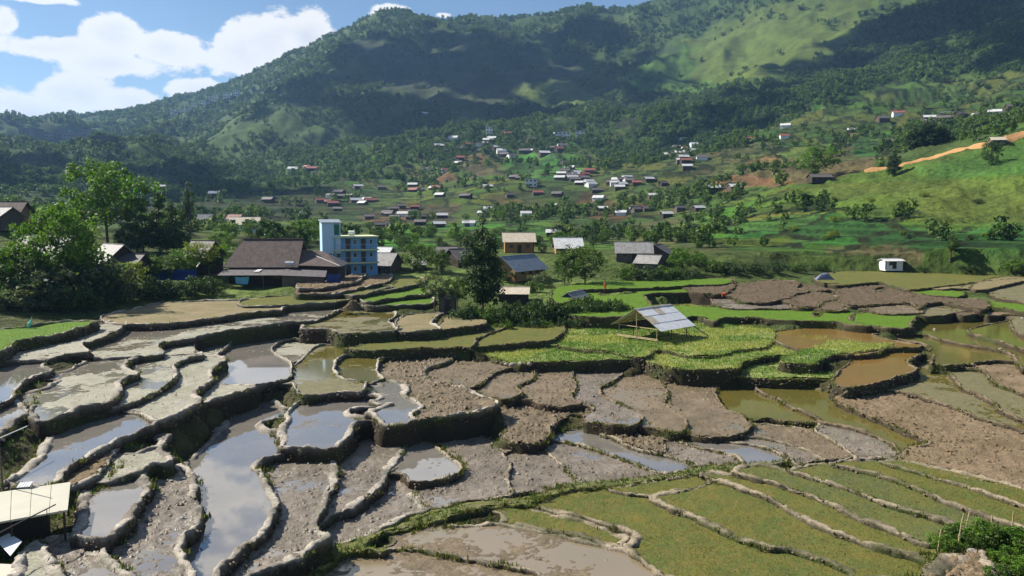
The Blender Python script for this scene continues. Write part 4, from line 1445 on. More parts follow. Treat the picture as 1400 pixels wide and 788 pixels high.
for s_ in ri.inputs:
    if s_.enabled and s_.name == 'Max':
        s_.default_value = 3
    if s_.enabled and s_.name == 'Min':
        s_.default_value = 0
ng.links.new([s_ for s_ in ri.outputs if s_.enabled][0], ip.inputs['Instance Index'])
ng.links.new(ip.outputs[0], go.inputs[0])
md = fo.modifiers.new('scatter', 'NODES')
md.node_group = ng


# grass, weeds and seedlings on the near shelves
def tufts(name, kinds, mat, per_m2, hgt, blades, label, cat, sel=lambda t: True, pal=None):
    rs = np.random.default_rng(5)
    Vs, Cs = [], []
    for t in TERR:
        if t['kind'] not in kinds or 'bedpts' not in t or not sel(t):
            continue
        B = t['bedpts']
        w = t['world']
        area = abs(.5 * np.sum(w[:, 0] * np.roll(w[:, 1], -1) - w[:, 1] * np.roll(w[:, 0], -1)))
        n = int(area * per_m2)
        p = B[rs.integers(0, len(B), n)] + np.column_stack([rs.uniform(-.2, .2, (n, 2)), np.full(n, -.02)])
        m = fbm(p[:, 0] * .5 + 3, p[:, 1] * .5, 3)
        p = p[m > rs.uniform(-.75, .1, n)]
        n = len(p)
        for b in range(blades):
            a = rs.uniform(0, 6.28, n)
            h = hgt * rs.uniform(.4, 1.25, n)
            wd = h * .2
            dx, dy = np.cos(a), np.sin(a)
            lean = rs.uniform(.1, .7, n) * h
            off = rs.normal(0, hgt * .35, (n, 2))
            q = p[:, :2] + off
            v0 = np.column_stack([q[:, 0] - dy * wd, q[:, 1] + dx * wd, p[:, 2]])
            v1 = np.column_stack([q[:, 0] + dy * wd, q[:, 1] - dx * wd, p[:, 2]])
            v2 = np.column_stack([q[:, 0] + dx * lean, q[:, 1] + dy * lean, p[:, 2] + h])
            Vs.append(np.stack([v0, v1, v2], 1).reshape(-1, 3))
            tn = rs.uniform(.55, 1.35, n)
            yl = rs.uniform(.85, 1.25, n)
            cc = np.stack([tn * yl, tn, tn * .8], 1)
            if pal:
                f_ = smooth(-.12, .18, fbm(p[:, 0] * .16 + 2, p[:, 1] * .16, 4))[:, None]
                cc = cc * (np.array(pal[0]) * (1 - f_) + np.array(pal[1]) * f_)
            Cs.append(np.repeat(cc, 3, 0))
    V = np.vstack(Vs)
    me = np_mesh(name, V, np.arange(len(V)).reshape(-1, 3), False)
    set_color(me, np.vstack(Cs))
    stuff(link(name, me, MATS[mat]), label, cat)


# weeds on the raw banks between the shelves
gap = near[(cover > 1e8) & (best < 7 ** 2) & (gd[near] < 150)]
TERR.append(dict(kind='gap', bedpts=np.column_stack([gx[gap], gy[gap], gz[gap]]), world=np.array([(0, 0), (30, 0), (30, 30), (0, 30)])))
tufts('bank_weeds', ('gap',), 'leaf_mid', 14, .3, 3, 'rank weeds on the raw banks between the shelves', 'weeds')
TERR.pop()
# grass growing on the rims of the shelves
rim = []
for t in TERR:
    w = t['world']
    d_ = np.hypot(w[:, 0], w[:, 1])
    n_ = max(3, int(len(w) * (.25 if t['kind'] in ('stub', 'stubg') else .8 if w[:, 0].mean() > -9 else .35)))
    i_ = RNG.integers(0, len(w), n_)
    i_ = i_[fbm(w[i_, 0] * .22 + 5, w[i_, 1] * .22, 3) > -.05]
    k_ = w[i_] + RNG.normal(0, .1, (len(i_), 2))
    rim.append(np.column_stack([k_, np.full(len(k_), t['z'] + .02)]))
rim = np.vstack(rim)
TERR.append(dict(kind='rim', bedpts=rim, world=np.array([(0, 0), (60, 0), (60, 60), (0, 60)])))
tufts('rim_grass', ('rim',), 'leaf_rim', 6, .26, 3, 'tufts of grass along the terrace rims', 'grass')
TERR.pop()
tufts('meadow_grass', ('grass',), 'leaf_grass', 24, .24, 3, 'tall pale grass around the field hut', 'grass', pal=((.29, .33, .11), (.11, .21, .045)))
tufts('bank_grass', ('bank',), 'leaf_mid', 22, .22, 3, 'grass along the banks of the drain', 'grass')
tufts('field_weeds', ('stub', 'stubg'), 'leaf_stub', 20, .11, 2, 'low yellow-green weeds over the drained fields', 'weeds', pal=((.145, .142, .036), (.085, .12, .036)))
tufts('paddy_seedlings', ('green',), 'leaf_seed', 14, .12, 2, 'young rice seedlings in the bright green paddies', 'seedlings')
# ------------------------------------------------------------------ houses
def wood_mat(name, c, var=.35):
    k = NB(name)
    n = k.noise(3.0, 4, .6, k.coord(), (6, 6, .4))
    f = k.noise(1.2, 3, .5, k.coord())
    c_ = k.mix(n, tuple(x * (1 - var) for x in c), tuple(x * (1 + var) for x in c))
    c_ = k.mix(1.0, c_, k.mix(f, (.75, .75, .75), (1.2, 1.2, 1.2)), 'MULTIPLY')
    return k.done(c_, .85, .15)


def roof_mat(name, c, stain, rough=.6, spec=.35):
    k = NB(name)
    w = k.n('ShaderNodeTexWave')
    w.inputs['Scale'].default_value = 2.2
    w.inputs['Distortion'].default_value = .3
    k.l(k.coord(), w.inputs[0])
    n = k.noise(1.3, 6, .65, k.coord())
    m = k.noise(5.0, 4, .6, k.coord(), (1, .25, .25))
    c_ = k.mix(k.rng(n, .4, .7), c, stain)
    c_ = k.mix(1.0, c_, k.mix(m, (.72, .72, .72), (1.2, 1.2, 1.2)), 'MULTIPLY')
    k.bump(w.outputs[1], .5, .05)
    return k.done(c_, rough, spec)


wood_mat('wood_orange', (.33, .17, .06))
wood_mat('wood_yellow', (.30, .19, .085))
wood_mat('wood_grey', (.12, .10, .085))
wood_mat('wood_dark', (.055, .042, .034))
wood_mat('bamboo', (.42, .33, .19))
roof_mat('roof_slate', (.13, .115, .115), (.075, .065, .065))
roof_mat('roof_brown', (.15, .115, .105), (.085, .068, .06), .8, .15)
roof_mat('roof_cream', (.55, .48, .38), (.42, .34, .24))
roof_mat('roof_white', (.62, .62, .62), (.42, .41, .40))
roof_mat('roof_blue', (.23, .27, .33), (.15, .18, .22))
roof_mat('roof_grey', (.30, .29, .28), (.17, .16, .15))
roof_mat('roof_red', (.30, .10, .075), (.18, .07, .055))
roof_mat('tin_sheet', (.74, .74, .76), (.62, .61, .6), .5, .4)
mat_plain('plaster_white', (.68, .68, .66), .85, .2, .15)
mat_plain('plaster_blue', (.17, .38, .64), .8, .2, .12)
mat_plain('plaster_pale_blue', (.40, .58, .76), .8, .2, .1)
mat_plain('slab_cream', (.52, .55, .36), .8, .2, .15)
mat_plain('brick_brown', (.10, .07, .055), .9, .1, .3, 4)
mat_plain('dark_opening', (.02, .022, .025), .3, .4, .2)
mat_plain('glass_dark', (.03, .04, .05), .1, .6, .2)
mat_plain('green_shutter', (.03, .14, .09), .6, .3, .2)
mat_plain('tarp_blue', (.012, .035, .17), .5, .3, .3, 1.5)
mat_plain('tarp_sky', (.12, .36, .52), .5, .3, .3, 1.5)
mat_plain('tarp_teal', (.04, .30, .22), .5, .3, .3, 1.5)
mat_plain('steel', (.45, .46, .48), .35, .6, .15)
mat_plain('stone', (.25, .22, .19), .9, .2, .3, 2.0, .6)


def scale_at(p):
    return math.hypot(p.x, p.y) / FPX


def gable_roof(o, L, W, hw, hr, over, mat, t=.08, sheets=0, name='roof'):
    """two pitched slabs over a house L long (local x), W deep, wall height hw, ridge hr above that"""
    s = hr / (W / 2)
    lo = hw - over * s
    for sg in (-1, 1):
        m = MB()
        q = [(-L / 2 - over, sg * (W / 2 + over), lo), (L / 2 + over, sg * (W / 2 + over), lo), (L / 2 + over, sg * .01, hw + hr), (-L / 2 - over, sg * .01, hw + hr)]
        if sg > 0:
            q = [q[1], q[0], q[3], q[2]]
        m.slab(q, t)
        m.build(name, MATS[mat], o)
    MB().box(-L / 2 - over, L / 2 + over, -.14, .14, hw + hr - .06, hw + hr + .07).build('ridge_cap', MATS[mat], o)


def house(name, label, p, rz, L, W, hw, hr, wall, roof, over=.45, windows=2, door=True, group=None, simple=False, sink=.5):
    o = thing(name, label, 'house', p, rz, group)
    m = MB()
    m.add([(-L / 2, -W / 2, -sink), (L / 2, -W / 2, -sink), (L / 2, W / 2, -sink), (-L / 2, W / 2, -sink), (-L / 2, -W / 2, hw), (L / 2, -W / 2, hw), (L / 2, W / 2, hw), (-L / 2, W / 2, hw),
           (-L / 2, 0, hw + hr - .05), (L / 2, 0, hw + hr - .05)],
          [(0, 1, 5, 4), (2, 3, 7, 6), (1, 2, 6, 9, 5), (3, 0, 4, 8, 7), (4, 5, 9, 8), (6, 7, 8, 9)])
    m.build('wall', MATS[wall], o)
    gable_roof(o, L, W, hw, hr, over, roof)
    if simple:
        return o
    if door:
        d = MB().box(-.5, .5, -W / 2 - .05, -W / 2 + .02, 0, min(2.0, hw - .1)).build('door', MATS['wood_dark'], o)
        MB().box(.33, .38, -W / 2 - .09, -W / 2 - .05, .9, 1.05).build('handle', MATS['steel'], d)
    for k in range(windows):
        x = -L / 2 + L * (k + 1) / (windows + 1) + (.9 if k >= windows / 2 else -.9)
        f = MB().box(x - .5, x + .5, -W / 2 - .06, -W / 2 + .02, hw * .4, hw * .4 + .9).build('window', MATS['wood_grey'], o)
        MB().box(x - .4, x + .4, -W / 2 - .085, -W / 2 - .06, hw * .4 + .1, hw * .4 + .8).build('pane', MATS['glass_dark'], f)
    for sx in (-1, 1):     # corner posts stand proud of the boarding
        MB().box(sx * L / 2 - .1, sx * L / 2 + .1, -W / 2 - .07, -W / 2 + .1, -.2, hw).build('corner_post', MATS['wood_dark'], o)
    return o


def house_px(name, label, px, py, wpx, W, hpx, hr, rz, wall, roof, dmin=120, **kw):
    """px, py foot of the house, wpx length seen, hpx height from foot to ridge"""
    p = at(px, py, dmin)
    s = scale_at(p)
    L = wpx * s / max(.35, abs(math.cos(rz)))
    H = hpx * s
    return house(name, label, p, rz, L, W, max(1.2, H - hr), hr, wall, roof, **kw)


# --- the big brown-roofed farmhouse: main hall, lean-to, side wing with hipped end, boarded yard fence
p = at(368, 386, 120)
s = scale_at(p)
fh = thing('farmhouse', 'big brown tiled farmhouse with lean-to and side wing by the blue building', 'house', p, math.radians(2))
L, W, hw, hr = 84 * s, 8.5, 3.6, 4.3
m = MB()
m.add([(-L / 2, -W / 2, -.8), (L / 2, -W / 2, -.8), (L / 2, W / 2, -.8), (-L / 2, W / 2, -.8), (-L / 2, -W / 2, hw), (L / 2, -W / 2, hw), (L / 2, W / 2, hw), (-L / 2, W / 2, hw), (-L / 2 + 1.8, 0, hw + hr - .3), (L / 2, 0, hw + hr - .1)],
      [(0, 1, 5, 4), (2, 3, 7, 6), (1, 2, 6, 9, 5), (3, 0, 4, 8, 7), (4, 5, 9, 8), (6, 7, 8, 9)])
m.build('wall', MATS['wood_dark'], fh)
MB().slab([(-L / 2 - .9, -W / 2 - .8, hw - .5), (L / 2 + .6, -W / 2 - .8, hw - .5), (L / 2 + .6, 0, hw + hr), (-L / 2 + 1.6, 0, hw + hr)], .14).build('roof', MATS['roof_brown'], fh)
MB().slab([(L / 2 + .6, W / 2 + .8, hw - .5), (-L / 2 - .9, W / 2 + .8, hw - .5), (-L / 2 + 1.6, 0, hw + hr), (L / 2 + .6, 0, hw + hr)], .14).build('roof', MATS['roof_brown'], fh)
MB().slab([(-L / 2 - .9, W / 2 + .8, hw - .5), (-L / 2 - .9, -W / 2 - .8, hw - .5), (-L / 2 + 1.6, -.02, hw + hr), (-L / 2 + 1.6, .02, hw + hr)], .12).build('hip', MATS['roof_brown'], fh)
MB().box(-L / 2 + 1.4, L / 2 + .6, -.18, .18, hw + hr - .05, hw + hr + .12).build('ridge_cap', MATS['roof_brown'], fh)
lt = MB().slab([(-L / 2 - .8, -W / 2 - 3.8, 1.95), (L / 2 - .8, -W / 2 - 3.8, 1.95), (L / 2 - .2, -W / 2 - .4, hw - .75), (-L / 2 - .6, -W / 2 - .4, hw - .75)], .1).build('lean_to_roof', MATS['roof_slate'], fh)
MB().slab([(-.9, -W / 2 - 2.4, 2.46), (.1, -W / 2 - 2.4, 2.46), (.4, -W / 2 - 1.3, 2.80), (-.4, -W / 2 - 1.3, 2.80)], .03).build('skylight', MATS['roof_white'], lt)
for k in range(4):
    MB().bar((-L / 2 - .2 + k * (L - 1) / 3, -W / 2 - 3.5, -.8), (-L / 2 - .2 + k * (L - 1) / 3, -W / 2 - 3.5, 1.95), .09).build('post', MATS['wood_grey'], fh)
for k in range(3):
    x = -L / 2 + 2 + k * 3.2
    f = MB().box(x - .6, x + .6, -W / 2 - .06, -W / 2 + .02, 1.0, 2.1).build('window', MATS['wood_grey'], fh)
    MB().box(x - .5, x + .5, -W / 2 - .09, -W / 2 - .06, 1.1, 2.0).build('pane', MATS['glass_dark'], f)
MB().box(L / 2 - .4, L / 2 + 7.4, -W / 2 + .6, W / 2 - .8, -.8, 3.5).build('wing_wall', MATS['wood_dark'], fh)
wr = [(L / 2 - .3, -W / 2 - .5, 3.45), (L / 2 + 8.1, -W / 2 - .5, 3.15), (L / 2 + 4.2, .2, 5.6), (L / 2 + .5, .2, 6.0)]
MB().slab(wr, .12).build('wing_roof', MATS['roof_brown'], fh)
MB().slab([(L / 2 + 8.1, -W / 2 - .5, 3.15), (L / 2 + 8.1, W / 2, 3.15), (L / 2 + 4.2, .25, 5.6), (L / 2 + 4.2, .15, 5.6)], .12).build('wing_hip', MATS['roof_slate'], fh)
MB().bar((L / 2 + 2.9, -1.4, 4.95), (L / 2 + 7.9, -W / 2 - .5, 3.3), .09).build('hip_cap', MATS['roof_white'], fh)
# boards of the yard fence one by one
fx0 = L / 2 - 1.2
for k in range(22):
    x = fx0 + k * .33
    h_ = 2.1 - k * .018 + random.uniform(-.08, .08)
    MB().box(x - .15, x + .15, -W / 2 - 4.3 - random.uniform(0, .05), -W / 2 - 4.24, -.8, h_).build('fence_board', MATS['wood_grey'], fh)
MB().slab([(fx0 - .2, -W / 2 - 4.8, 2.0), (fx0 + 7.4, -W / 2 - 4.8, 1.7), (fx0 + 7.2, -W / 2 - 2.2, 2.6), (fx0, -W / 2 - 2.2, 2.9)], .06).build('shed_roof', MATS['roof_slate'], fh)
# things at the farmhouse
c, sn = math.cos(math.radians(2)), math.sin(math.radians(2))


def fpt(x, y, z):
    return Vector((p.x + x * c - y * sn, p.y + x * sn + y * c, p.z + z))


wt = thing('water_tank', 'small steel water tank on a stand beside the brown farmhouse', 'tank', fpt(L / 2 - .6, -W / 2 - 1.6, 0))
for sx in (-.5, .5):
    for sy in (-.4, .4):
        MB().bar((sx, sy, -.6), (sx, sy, 3.3), .05).build('leg', MATS['wood_dark'], wt)
MB().bar((-.75, 0, 3.75), (.75, 0, 3.75), .45, n=14).build('drum', MATS['steel'], wt)
MB().bar((0, 0, 4.15), (0, 0, 4.3), .16, n=10).build('lid', MATS['steel'], wt)


def tarp(name, label, q, mat, n=10, sag=.12):
    """a hanging cloth sheet between four corner points, with folds"""
    a, b, c_, d = [np.array(v, float) for v in q]
    vs, fs = [], []
    rs = np.random.default_rng(len(label))
    nr = np.cross(b - a, d - a)
    nr /= np.linalg.norm(nr)
    ph = rs.random() * 6
    for th_ in (0, .03):
        for i in range(n + 1):
            for j in range(n + 1):
                u, v = i / n, j / n
                P_ = (a * (1 - u) + b * u) * (1 - v) + (d * (1 - u) + c_ * u) * v
                P_ = P_ + nr * (sag * math.sin(u * 9 + ph + v * 2) * (.3 + v) + sag * .6 * math.sin(v * 7 + u * 5) + th_)
                P_[2] -= sag * math.sin(math.pi * u) * (1 - v)
                vs.append(P_)
    k_ = (n + 1) ** 2
    for i in range(n):
        for j in range(n):
            e = i * (n + 1) + j
            fs.append((e, e + n + 1, e + n + 2, e + 1))
            fs.append((k_ + e, k_ + e + 1, k_ + e + n + 2, k_ + e + n + 1))
    o0 = Vector(sum((np.array(v) for v in (a, b, c_, d))) / 4)
    me = np_mesh(name, np.array(vs) - np.array(o0), np.array(fs))
    o = link(name, me, MATS[mat])
    o.location = o0
    return tag(o, label, 'tarp')


tarp('tarpaulin', 'deep blue tarp hung at the end of the boarded yard fence', [fpt(fx0 + 7.4, -W / 2 - 4.0, 2.2), fpt(fx0 + 9.8, -W / 2 - 3.6, 2.2), fpt(fx0 + 9.8, -W / 2 - 3.6, -.2), fpt(fx0 + 7.4, -W / 2 - 4.0, -.2)], 'tarp_blue')
tarp('tarpaulin', 'sky blue cloth hanging under the farmhouse lean-to', [fpt(-L / 2 + 2.2, -W / 2 - 3.7, 1.7), fpt(-L / 2 + 4.6, -W / 2 - 3.7, 1.7), fpt(-L / 2 + 4.4, -W / 2 - 3.8, .4), fpt(-L / 2 + 2.4, -W / 2 - 3.8, .4)], 'tarp_sky')
tp = at(232, 388, 115)
tarp('tarpaulin', 'long dark blue tarp strung behind the banana plants', [tp + Vector((-5.5, 0, 2.6)), tp + Vector((4.5, .5, 2.4)), tp + Vector((4.5, .3, .5)), tp + Vector((-5.5, -.2, .6))], 'tarp_blue')
tp = at(146, 388, 115)
tarp('tarpaulin', 'teal tarp stretched between the left village trees', [tp + Vector((-3.8, 1.6, 2.9)), tp + Vector((3.2, 1.8, 3.1)), tp + Vector((4.0, -.4, 1.5)), tp + Vector((-3.2, -.6, 1.3))], 'tarp_teal')

# --- the blue concrete house: three open galleries and a stair tower
p = at(480, 378, 130)
s = scale_at(p)
bb = thing('concrete_house', 'tall blue three-storey concrete house with galleries and stair tower', 'house', p, math.radians(21))
Wd, fl, dp = 56 * s, 2.62, 7.5
x0, x1 = -Wd / 2 + 1.0, Wd / 2 + 1.2
MB().box(x0, x1, 1.3, dp, -1.2, 3 * fl - .02).build('wall', MATS['plaster_blue'], bb)
for k in range(1, 4):
    MB().box(x0 - .25, x1 + .35, -.15, dp + .2, k * fl - .1, k * fl + .16).build('floor_slab', MATS['slab_cream'], bb)
for k in range(3):
    z0 = k * fl + (.17 if k else -.6)
    if k:
        r_ = MB()
        r_.bar((x0, -.02, z0 + .95), (x1 + .1, -.02, z0 + .95), .035)
        for j in range(15):
            xx = x0 + (x1 - x0) * j / 14
            r_.bar((xx, -.02, z0), (xx, -.02, z0 + .95), .02, n=4)
        r_.build('railing', MATS['steel'], bb)
    for j, (fx_, wd_, kind_) in enumerate(((.12, 1.0, 'w'), (.34, .95, 'd'), (.50, .8, 'w'), (.70, .95, 'd'), (.88, .7, 'w'))):
        xx = x0 + (x1 - x0) * fx_
        if kind_ == 'd':
            d = MB().box(xx - wd_ / 2, xx + wd_ / 2, 1.22, 1.31, max(z0, 0) + .02, max(z0, 0) + 2.05).build('door', MATS['dark_opening'], bb)
            MB().box(xx + .3, xx + .35, 1.16, 1.22, max(z0, 0) + 1.0, max(z0, 0) + 1.12).build('handle', MATS['steel'], d)
        else:
            f = MB().box(xx - wd_ / 2, xx + wd_ / 2, 1.24, 1.31, max(z0, 0) + .9, max(z0, 0) + 1.95).build('window', MATS['plaster_pale_blue'], bb)
            MB().box(xx - wd_ / 2 + .1, xx + wd_ / 2 - .1, 1.21, 1.24, max(z0, 0) + 1.0, max(z0, 0) + 1.85).build('pane', MATS['glass_dark'], f)
    for xx in (x0 + .02, x1 - .2):
        MB().box(xx, xx + .22, .0, .22, max(z0, -1.2), (k + 1) * fl - .1).build('column', MATS['plaster_blue'], bb)
tx0, tx1 = x0 - 2.3, x0 + 1.3
tw = MB().box(tx0, tx1, .25, 3.7, 2 * fl - .6, 3 * fl + 2.9).build('stair_tower', MATS['plaster_pale_blue'], bb)
MB().slab([(tx0 - .25, .0, 3 * fl + 2.95), (tx1 + .25, .0, 3 * fl + 2.95), (tx1 + .25, 4.0, 3 * fl + 3.5), (tx0 - .25, 4.0, 3 * fl + 3.5)], .12).build('tower_roof', MATS['roof_blue'], bb)
MB().box(tx1 - 1.25, tx1 - .25, .19, .27, 3 * fl + .45, 3 * fl + 2.55).build('shutter', MATS['green_shutter'], tw)
MB().box(tx0 - .3, x0 - .02, .15, 5.5, -1.2, 2 * fl - .62).build('brick_base', MATS['brick_brown'], bb)
MB().bar((x0 - .35, .0, .3), (x0 - .35, .0, 2 * fl - .4), .08).build('drain_pipe', MATS['plaster_white'], bb)
MB().bar((x0 - .75, .02, .3), (x0 - .75, .02, 2 * fl - 1.2), .13).build('drain_pipe', MATS['plaster_white'], bb)
wt2 = thing('water_tank', 'round white water tank on the blue house roof beside the tower', 'tank', p + Vector((-.6, 4.2, 3 * fl + .16)))
MB().bar((-.6, 0, .55), (.6, 0, .55), .45, n=14).build('drum', MATS['plaster_white'], wt2)
MB().box(-.5, .5, -.4, .4, 0, .2).build('stand', MATS['steel'], wt2)
# --- other village houses
R_ = math.radians
house_px('timber_house', 'new timber house with cream roof and orange plank walls', 709, 345, 38, 6.0, 27, 1.9, R_(4), 'wood_orange', 'roof_cream', dmin=140, over=.7)
house_px('timber_house', 'long house under a clean white sheet roof beside a round tree', 776, 347, 34, 6.5, 22, 2.2, R_(3), 'wood_yellow', 'roof_white', dmin=140, over=.6)
house_px('timber_house', 'yellow plank house with blue-grey roof sloping beside the columnar tree', 708, 379, 40, 6.5, 30, 2.4, R_(52), 'wood_yellow', 'roof_blue', dmin=120, over=.8)
house_px('farm_shed', 'low dark shed with pale roof behind the leafy hedge', 703, 412, 38, 4.2, 20, .9, R_(-4), 'wood_dark', 'roof_cream', dmin=100, over=.35, windows=0)
house_px('farm_shed', 'small shed wrapped in royal blue sheeting behind the hedge', 786, 418, 22, 2.6, 20, .9, R_(58), 'tarp_blue', 'roof_grey', dmin=100, over=.3, windows=0)
house_px('plank_house', 'long weathered grey plank house beyond the green paddies', 866, 355, 46, 5.5, 24, 2.2, R_(-5), 'wood_grey', 'roof_grey', dmin=140, over=.5)
house_px('plank_house', 'dark gabled house end-on beside the long grey plank house', 898, 352, 17, 7.0, 17, 2.0, R_(70), 'wood_grey', 'roof_slate', dmin=150, over=.4)
house_px('plank_house', 'grey roofed outhouse in front of the dark gabled house', 888, 366, 26, 5.0, 17, 1.6, R_(-32), 'wood_grey', 'roof_grey', dmin=140, over=.4, windows=0)
house_px('plank_house', 'grey sheet roofed house close beside the blue concrete house', 527, 370, 28, 7.5, 24, 2.2, R_(-12), 'wood_grey', 'roof_grey', dmin=140, over=.6)
house_px('plank_house', 'low white roofed shed behind the blue concrete house', 520, 352, 30, 5.0, 14, 1.2, R_(-10), 'wood_grey', 'roof_white', dmin=165, over=.5, windows=1)
house_px('plank_house', 'slate roofed gable house left of the tall columnar tree', 628, 362, 22, 6.5, 22, 2.0, R_(35), 'wood_dark', 'roof_slate', dmin=150, over=.5)
house_px('plank_house', 'low slate roofed hut behind the slate gable house', 612, 352, 26, 5.0, 14, 1.4, R_(-8), 'wood_dark', 'roof_slate', dmin=165, over=.4, windows=1)
house_px('farm_shed', 'pale plank shed under the small grey-green tree', 612, 424, 22, 2.6, 24, .7, R_(6), 'wood_grey', 'roof_slate', dmin=100, over=.25, windows=0)
house_px('farm_shed', 'tiny shed with pale tin roof among the valley trees', 573, 368, 16, 3.0, 11, .8, R_(10), 'wood_grey', 'roof_white', dmin=150, over=.3, windows=0)
house_px('plank_house', 'house with pale sheet roof at the left thicket', 158, 376, 34, 6.0, 38, 2.6, R_(-38), 'wood_dark', 'roof_grey', dmin=125, over=.6)
house_px('plank_house', 'low slate annex before the pale sheet roofed house', 178, 385, 36, 4.5, 34, 1.4, R_(-8), 'wood_dark', 'roof_slate', dmin=120, over=.5, windows=1)
house_px('plank_house', 'long grey roofed house hidden behind the spreading bright tree', 68, 372, 56, 7.0, 44, 3.0, R_(-4), 'wood_dark', 'roof_grey', dmin=125, over=.6)
house_px('plank_house', 'grey roofed house peeping over the garden trees by the farmhouse', 280, 372, 26, 6.0, 40, 2.4, R_(-14), 'wood_dark', 'roof_slate', dmin=130, over=.6)
house_px('tiled_house', 'brown hipped house with yellow eaves at the far left village', 18, 302, 24, 6.0, 22, 2.0, R_(8), 'wood_yellow', 'roof_brown', dmin=170, over=.9)
house_px('tiled_house', 'low grey house below the brown hipped house', 4, 312, 26, 6.0, 24, 1.8, R_(-15), 'wood_grey', 'roof_grey', dmin=160, over=.5)
house_px('tiled_house', 'pale twin gable house above the garden trees', 336, 318, 34, 9.0, 20, 3.0, R_(12), 'plaster_white', 'roof_cream', dmin=220, over=.6)
house_px('tiled_house', 'small red roofed house beside the pale twin gable house', 322, 308, 16, 6.0, 14, 2.2, R_(-6), 'plaster_white', 'roof_red', dmin=240, over=.5)
house_px('tiled_house', 'grey roofed house right of the thin dark tree', 277, 312, 24, 7.0, 18, 2.4, R_(30), 'wood_grey', 'roof_grey', dmin=220, over=.6)
house_px('farm_shed', 'lone white hut with flat pale roof at the foot of the spur', 1218, 367, 22, 3.2, 12, .4, R_(3), 'plaster_white', 'roof_white', dmin=150, over=.4, windows=1)
house_px('farm_shed', 'dark open shed under the big light tree on the spur', 1120, 249, 26, 6.0, 10, 1.4, R_(5), 'wood_dark', 'roof_slate', dmin=250, over=.5, windows=0)
house_px('farm_shed', 'tiny pale roofed hut beside the orange dirt track', 1363, 197, 14, 4.0, 8, 1.2, R_(-12), 'wood_grey', 'roof_cream', dmin=250, over=.4, windows=0)
for x, y, a in ((978, 262, -8), (1005, 261, 12)):
    house_px('hill_house', 'white roofed house with brick wall on the slope left of the spur', x, y, 17, 6.0, 9, 1.6, R_(a), 'brick_brown', 'roof_white', dmin=300, over=.4, group='brick houses left of the spur')

# far houses: small, pale, red or slate roofs sprinkled over the hillsides
FAR = {
    'white': ('hillside house with white sheet roof among far terraces', 'roof_white', '667,194 664,199 686,209 722,209 744,212 600,203 779,232 787,241 782,246 792,253 844,249 887,248 847,259 755,284 660,295 642,310 719,296 849,295 893,271 911,297 502,276 486,277 551,296 641,310 600,311 412,295 475,271 401,234 949,200 930,212 934,218 955,289 220,258 294,268 757,324 582,158 593,260 626,226 930,222 948,208'),
    'slate': ('hillside house with slate grey roof among far terraces', 'roof_slate', '861,250 635,271 466,271 462,289 564,293 532,296 535,310 637,271 518,312 367,276 583,234 929,289 968,254 872,290 610,208 574,262 690,214 770,240 800,246 835,252 655,200 925,204 1314,160 1290,165 1385,150 1340,160 505,300 580,300 700,216'),
    'red': ('hillside house with red roof among far terraces', 'roof_red', '693,186 800,241 882,288 455,281 427,234 1268,163 1228,158 806,236 420,230 640,200'),
}
rs_ = random.Random(31)
for cx_, cy_, n_, sx_, sy_ in ((792, 243, 8, 16, 9), (862, 252, 8, 28, 6), (668, 200, 9, 22, 10), (940, 213, 10, 15, 10), (475, 274, 8, 24, 7), (555, 296, 8, 34, 6), (872, 287, 6, 26, 5), (1290, 163, 6, 60, 6), (600, 262, 6, 40, 14), (700, 262, 8, 50, 16), (760, 205, 6, 40, 10), (1120, 185, 6, 60, 6)):
    for k in range(n_):
        kk = rs_.choice(('white', 'white', 'slate', 'slate', 'red'))
        FAR[kk] = (FAR[kk][0], FAR[kk][1], FAR[kk][2] + ' %.1f,%.1f' % (cx_ + rs_.gauss(0, sx_), cy_ + rs_.gauss(0, sy_)))
for kk, (lab, rm, pts) in FAR.items():
    for q in pts.split():
        x, y = (float(v) for v in q.split(','))
        pp = at(x, y, 230)
        sc_ = scale_at(pp)
        Lm = max(6.0, min(13.0, rs_.uniform(10, 15) * sc_))
        wl_ = rs_.choice(('wood_grey', 'plaster_white', 'wood_dark', 'brick_brown'))
        lab_ = lab.replace(' among', ' and %s walls among' % {'wood_grey': 'grey board', 'plaster_white': 'white', 'wood_dark': 'dark timber', 'brick_brown': 'brown brick'}[wl_])
        house('far_house', lab_, pp, R_(rs_.uniform(-35, 35)), Lm, Lm * .62, max(2.2, Lm * .24), Lm * .2, wl_, rm, over=.5, simple=True, group='far houses with %s roofs' % kk, sink=2.0)


def block(label, px, py, wpx, hpx, dmin, mat='plaster_white', floors=2, bays=3, group=None):
    """far concrete block with its own windows"""
    pp = at(px, py, dmin)
    sc_ = scale_at(pp)
    w_, h_ = wpx * sc_, hpx * sc_
    o = thing('concrete_house', label, 'house', pp, R_(rs_.uniform(-14, 14)), group)
    MB().box(-w_ / 2, w_ / 2, 0, w_ * .8, -3, h_).build('wall', MATS[mat], o)
    MB().box(-w_ / 2 - .3, w_ / 2 + .3, -.4, w_ * .8 + .3, h_, h_ + .35).build('roof', MATS['roof_grey'], o)
    for f in range(floors):
        for b in range(bays):
            x_ = -w_ / 2 + w_ * (b + .5) / bays
            z_ = h_ * (f + .35) / floors
            MB().box(x_ - w_ * .28 / bays, x_ + w_ * .28 / bays, -.12, .05, z_, z_ + h_ * .42 / floors).build('window', MATS['glass_dark'], o)


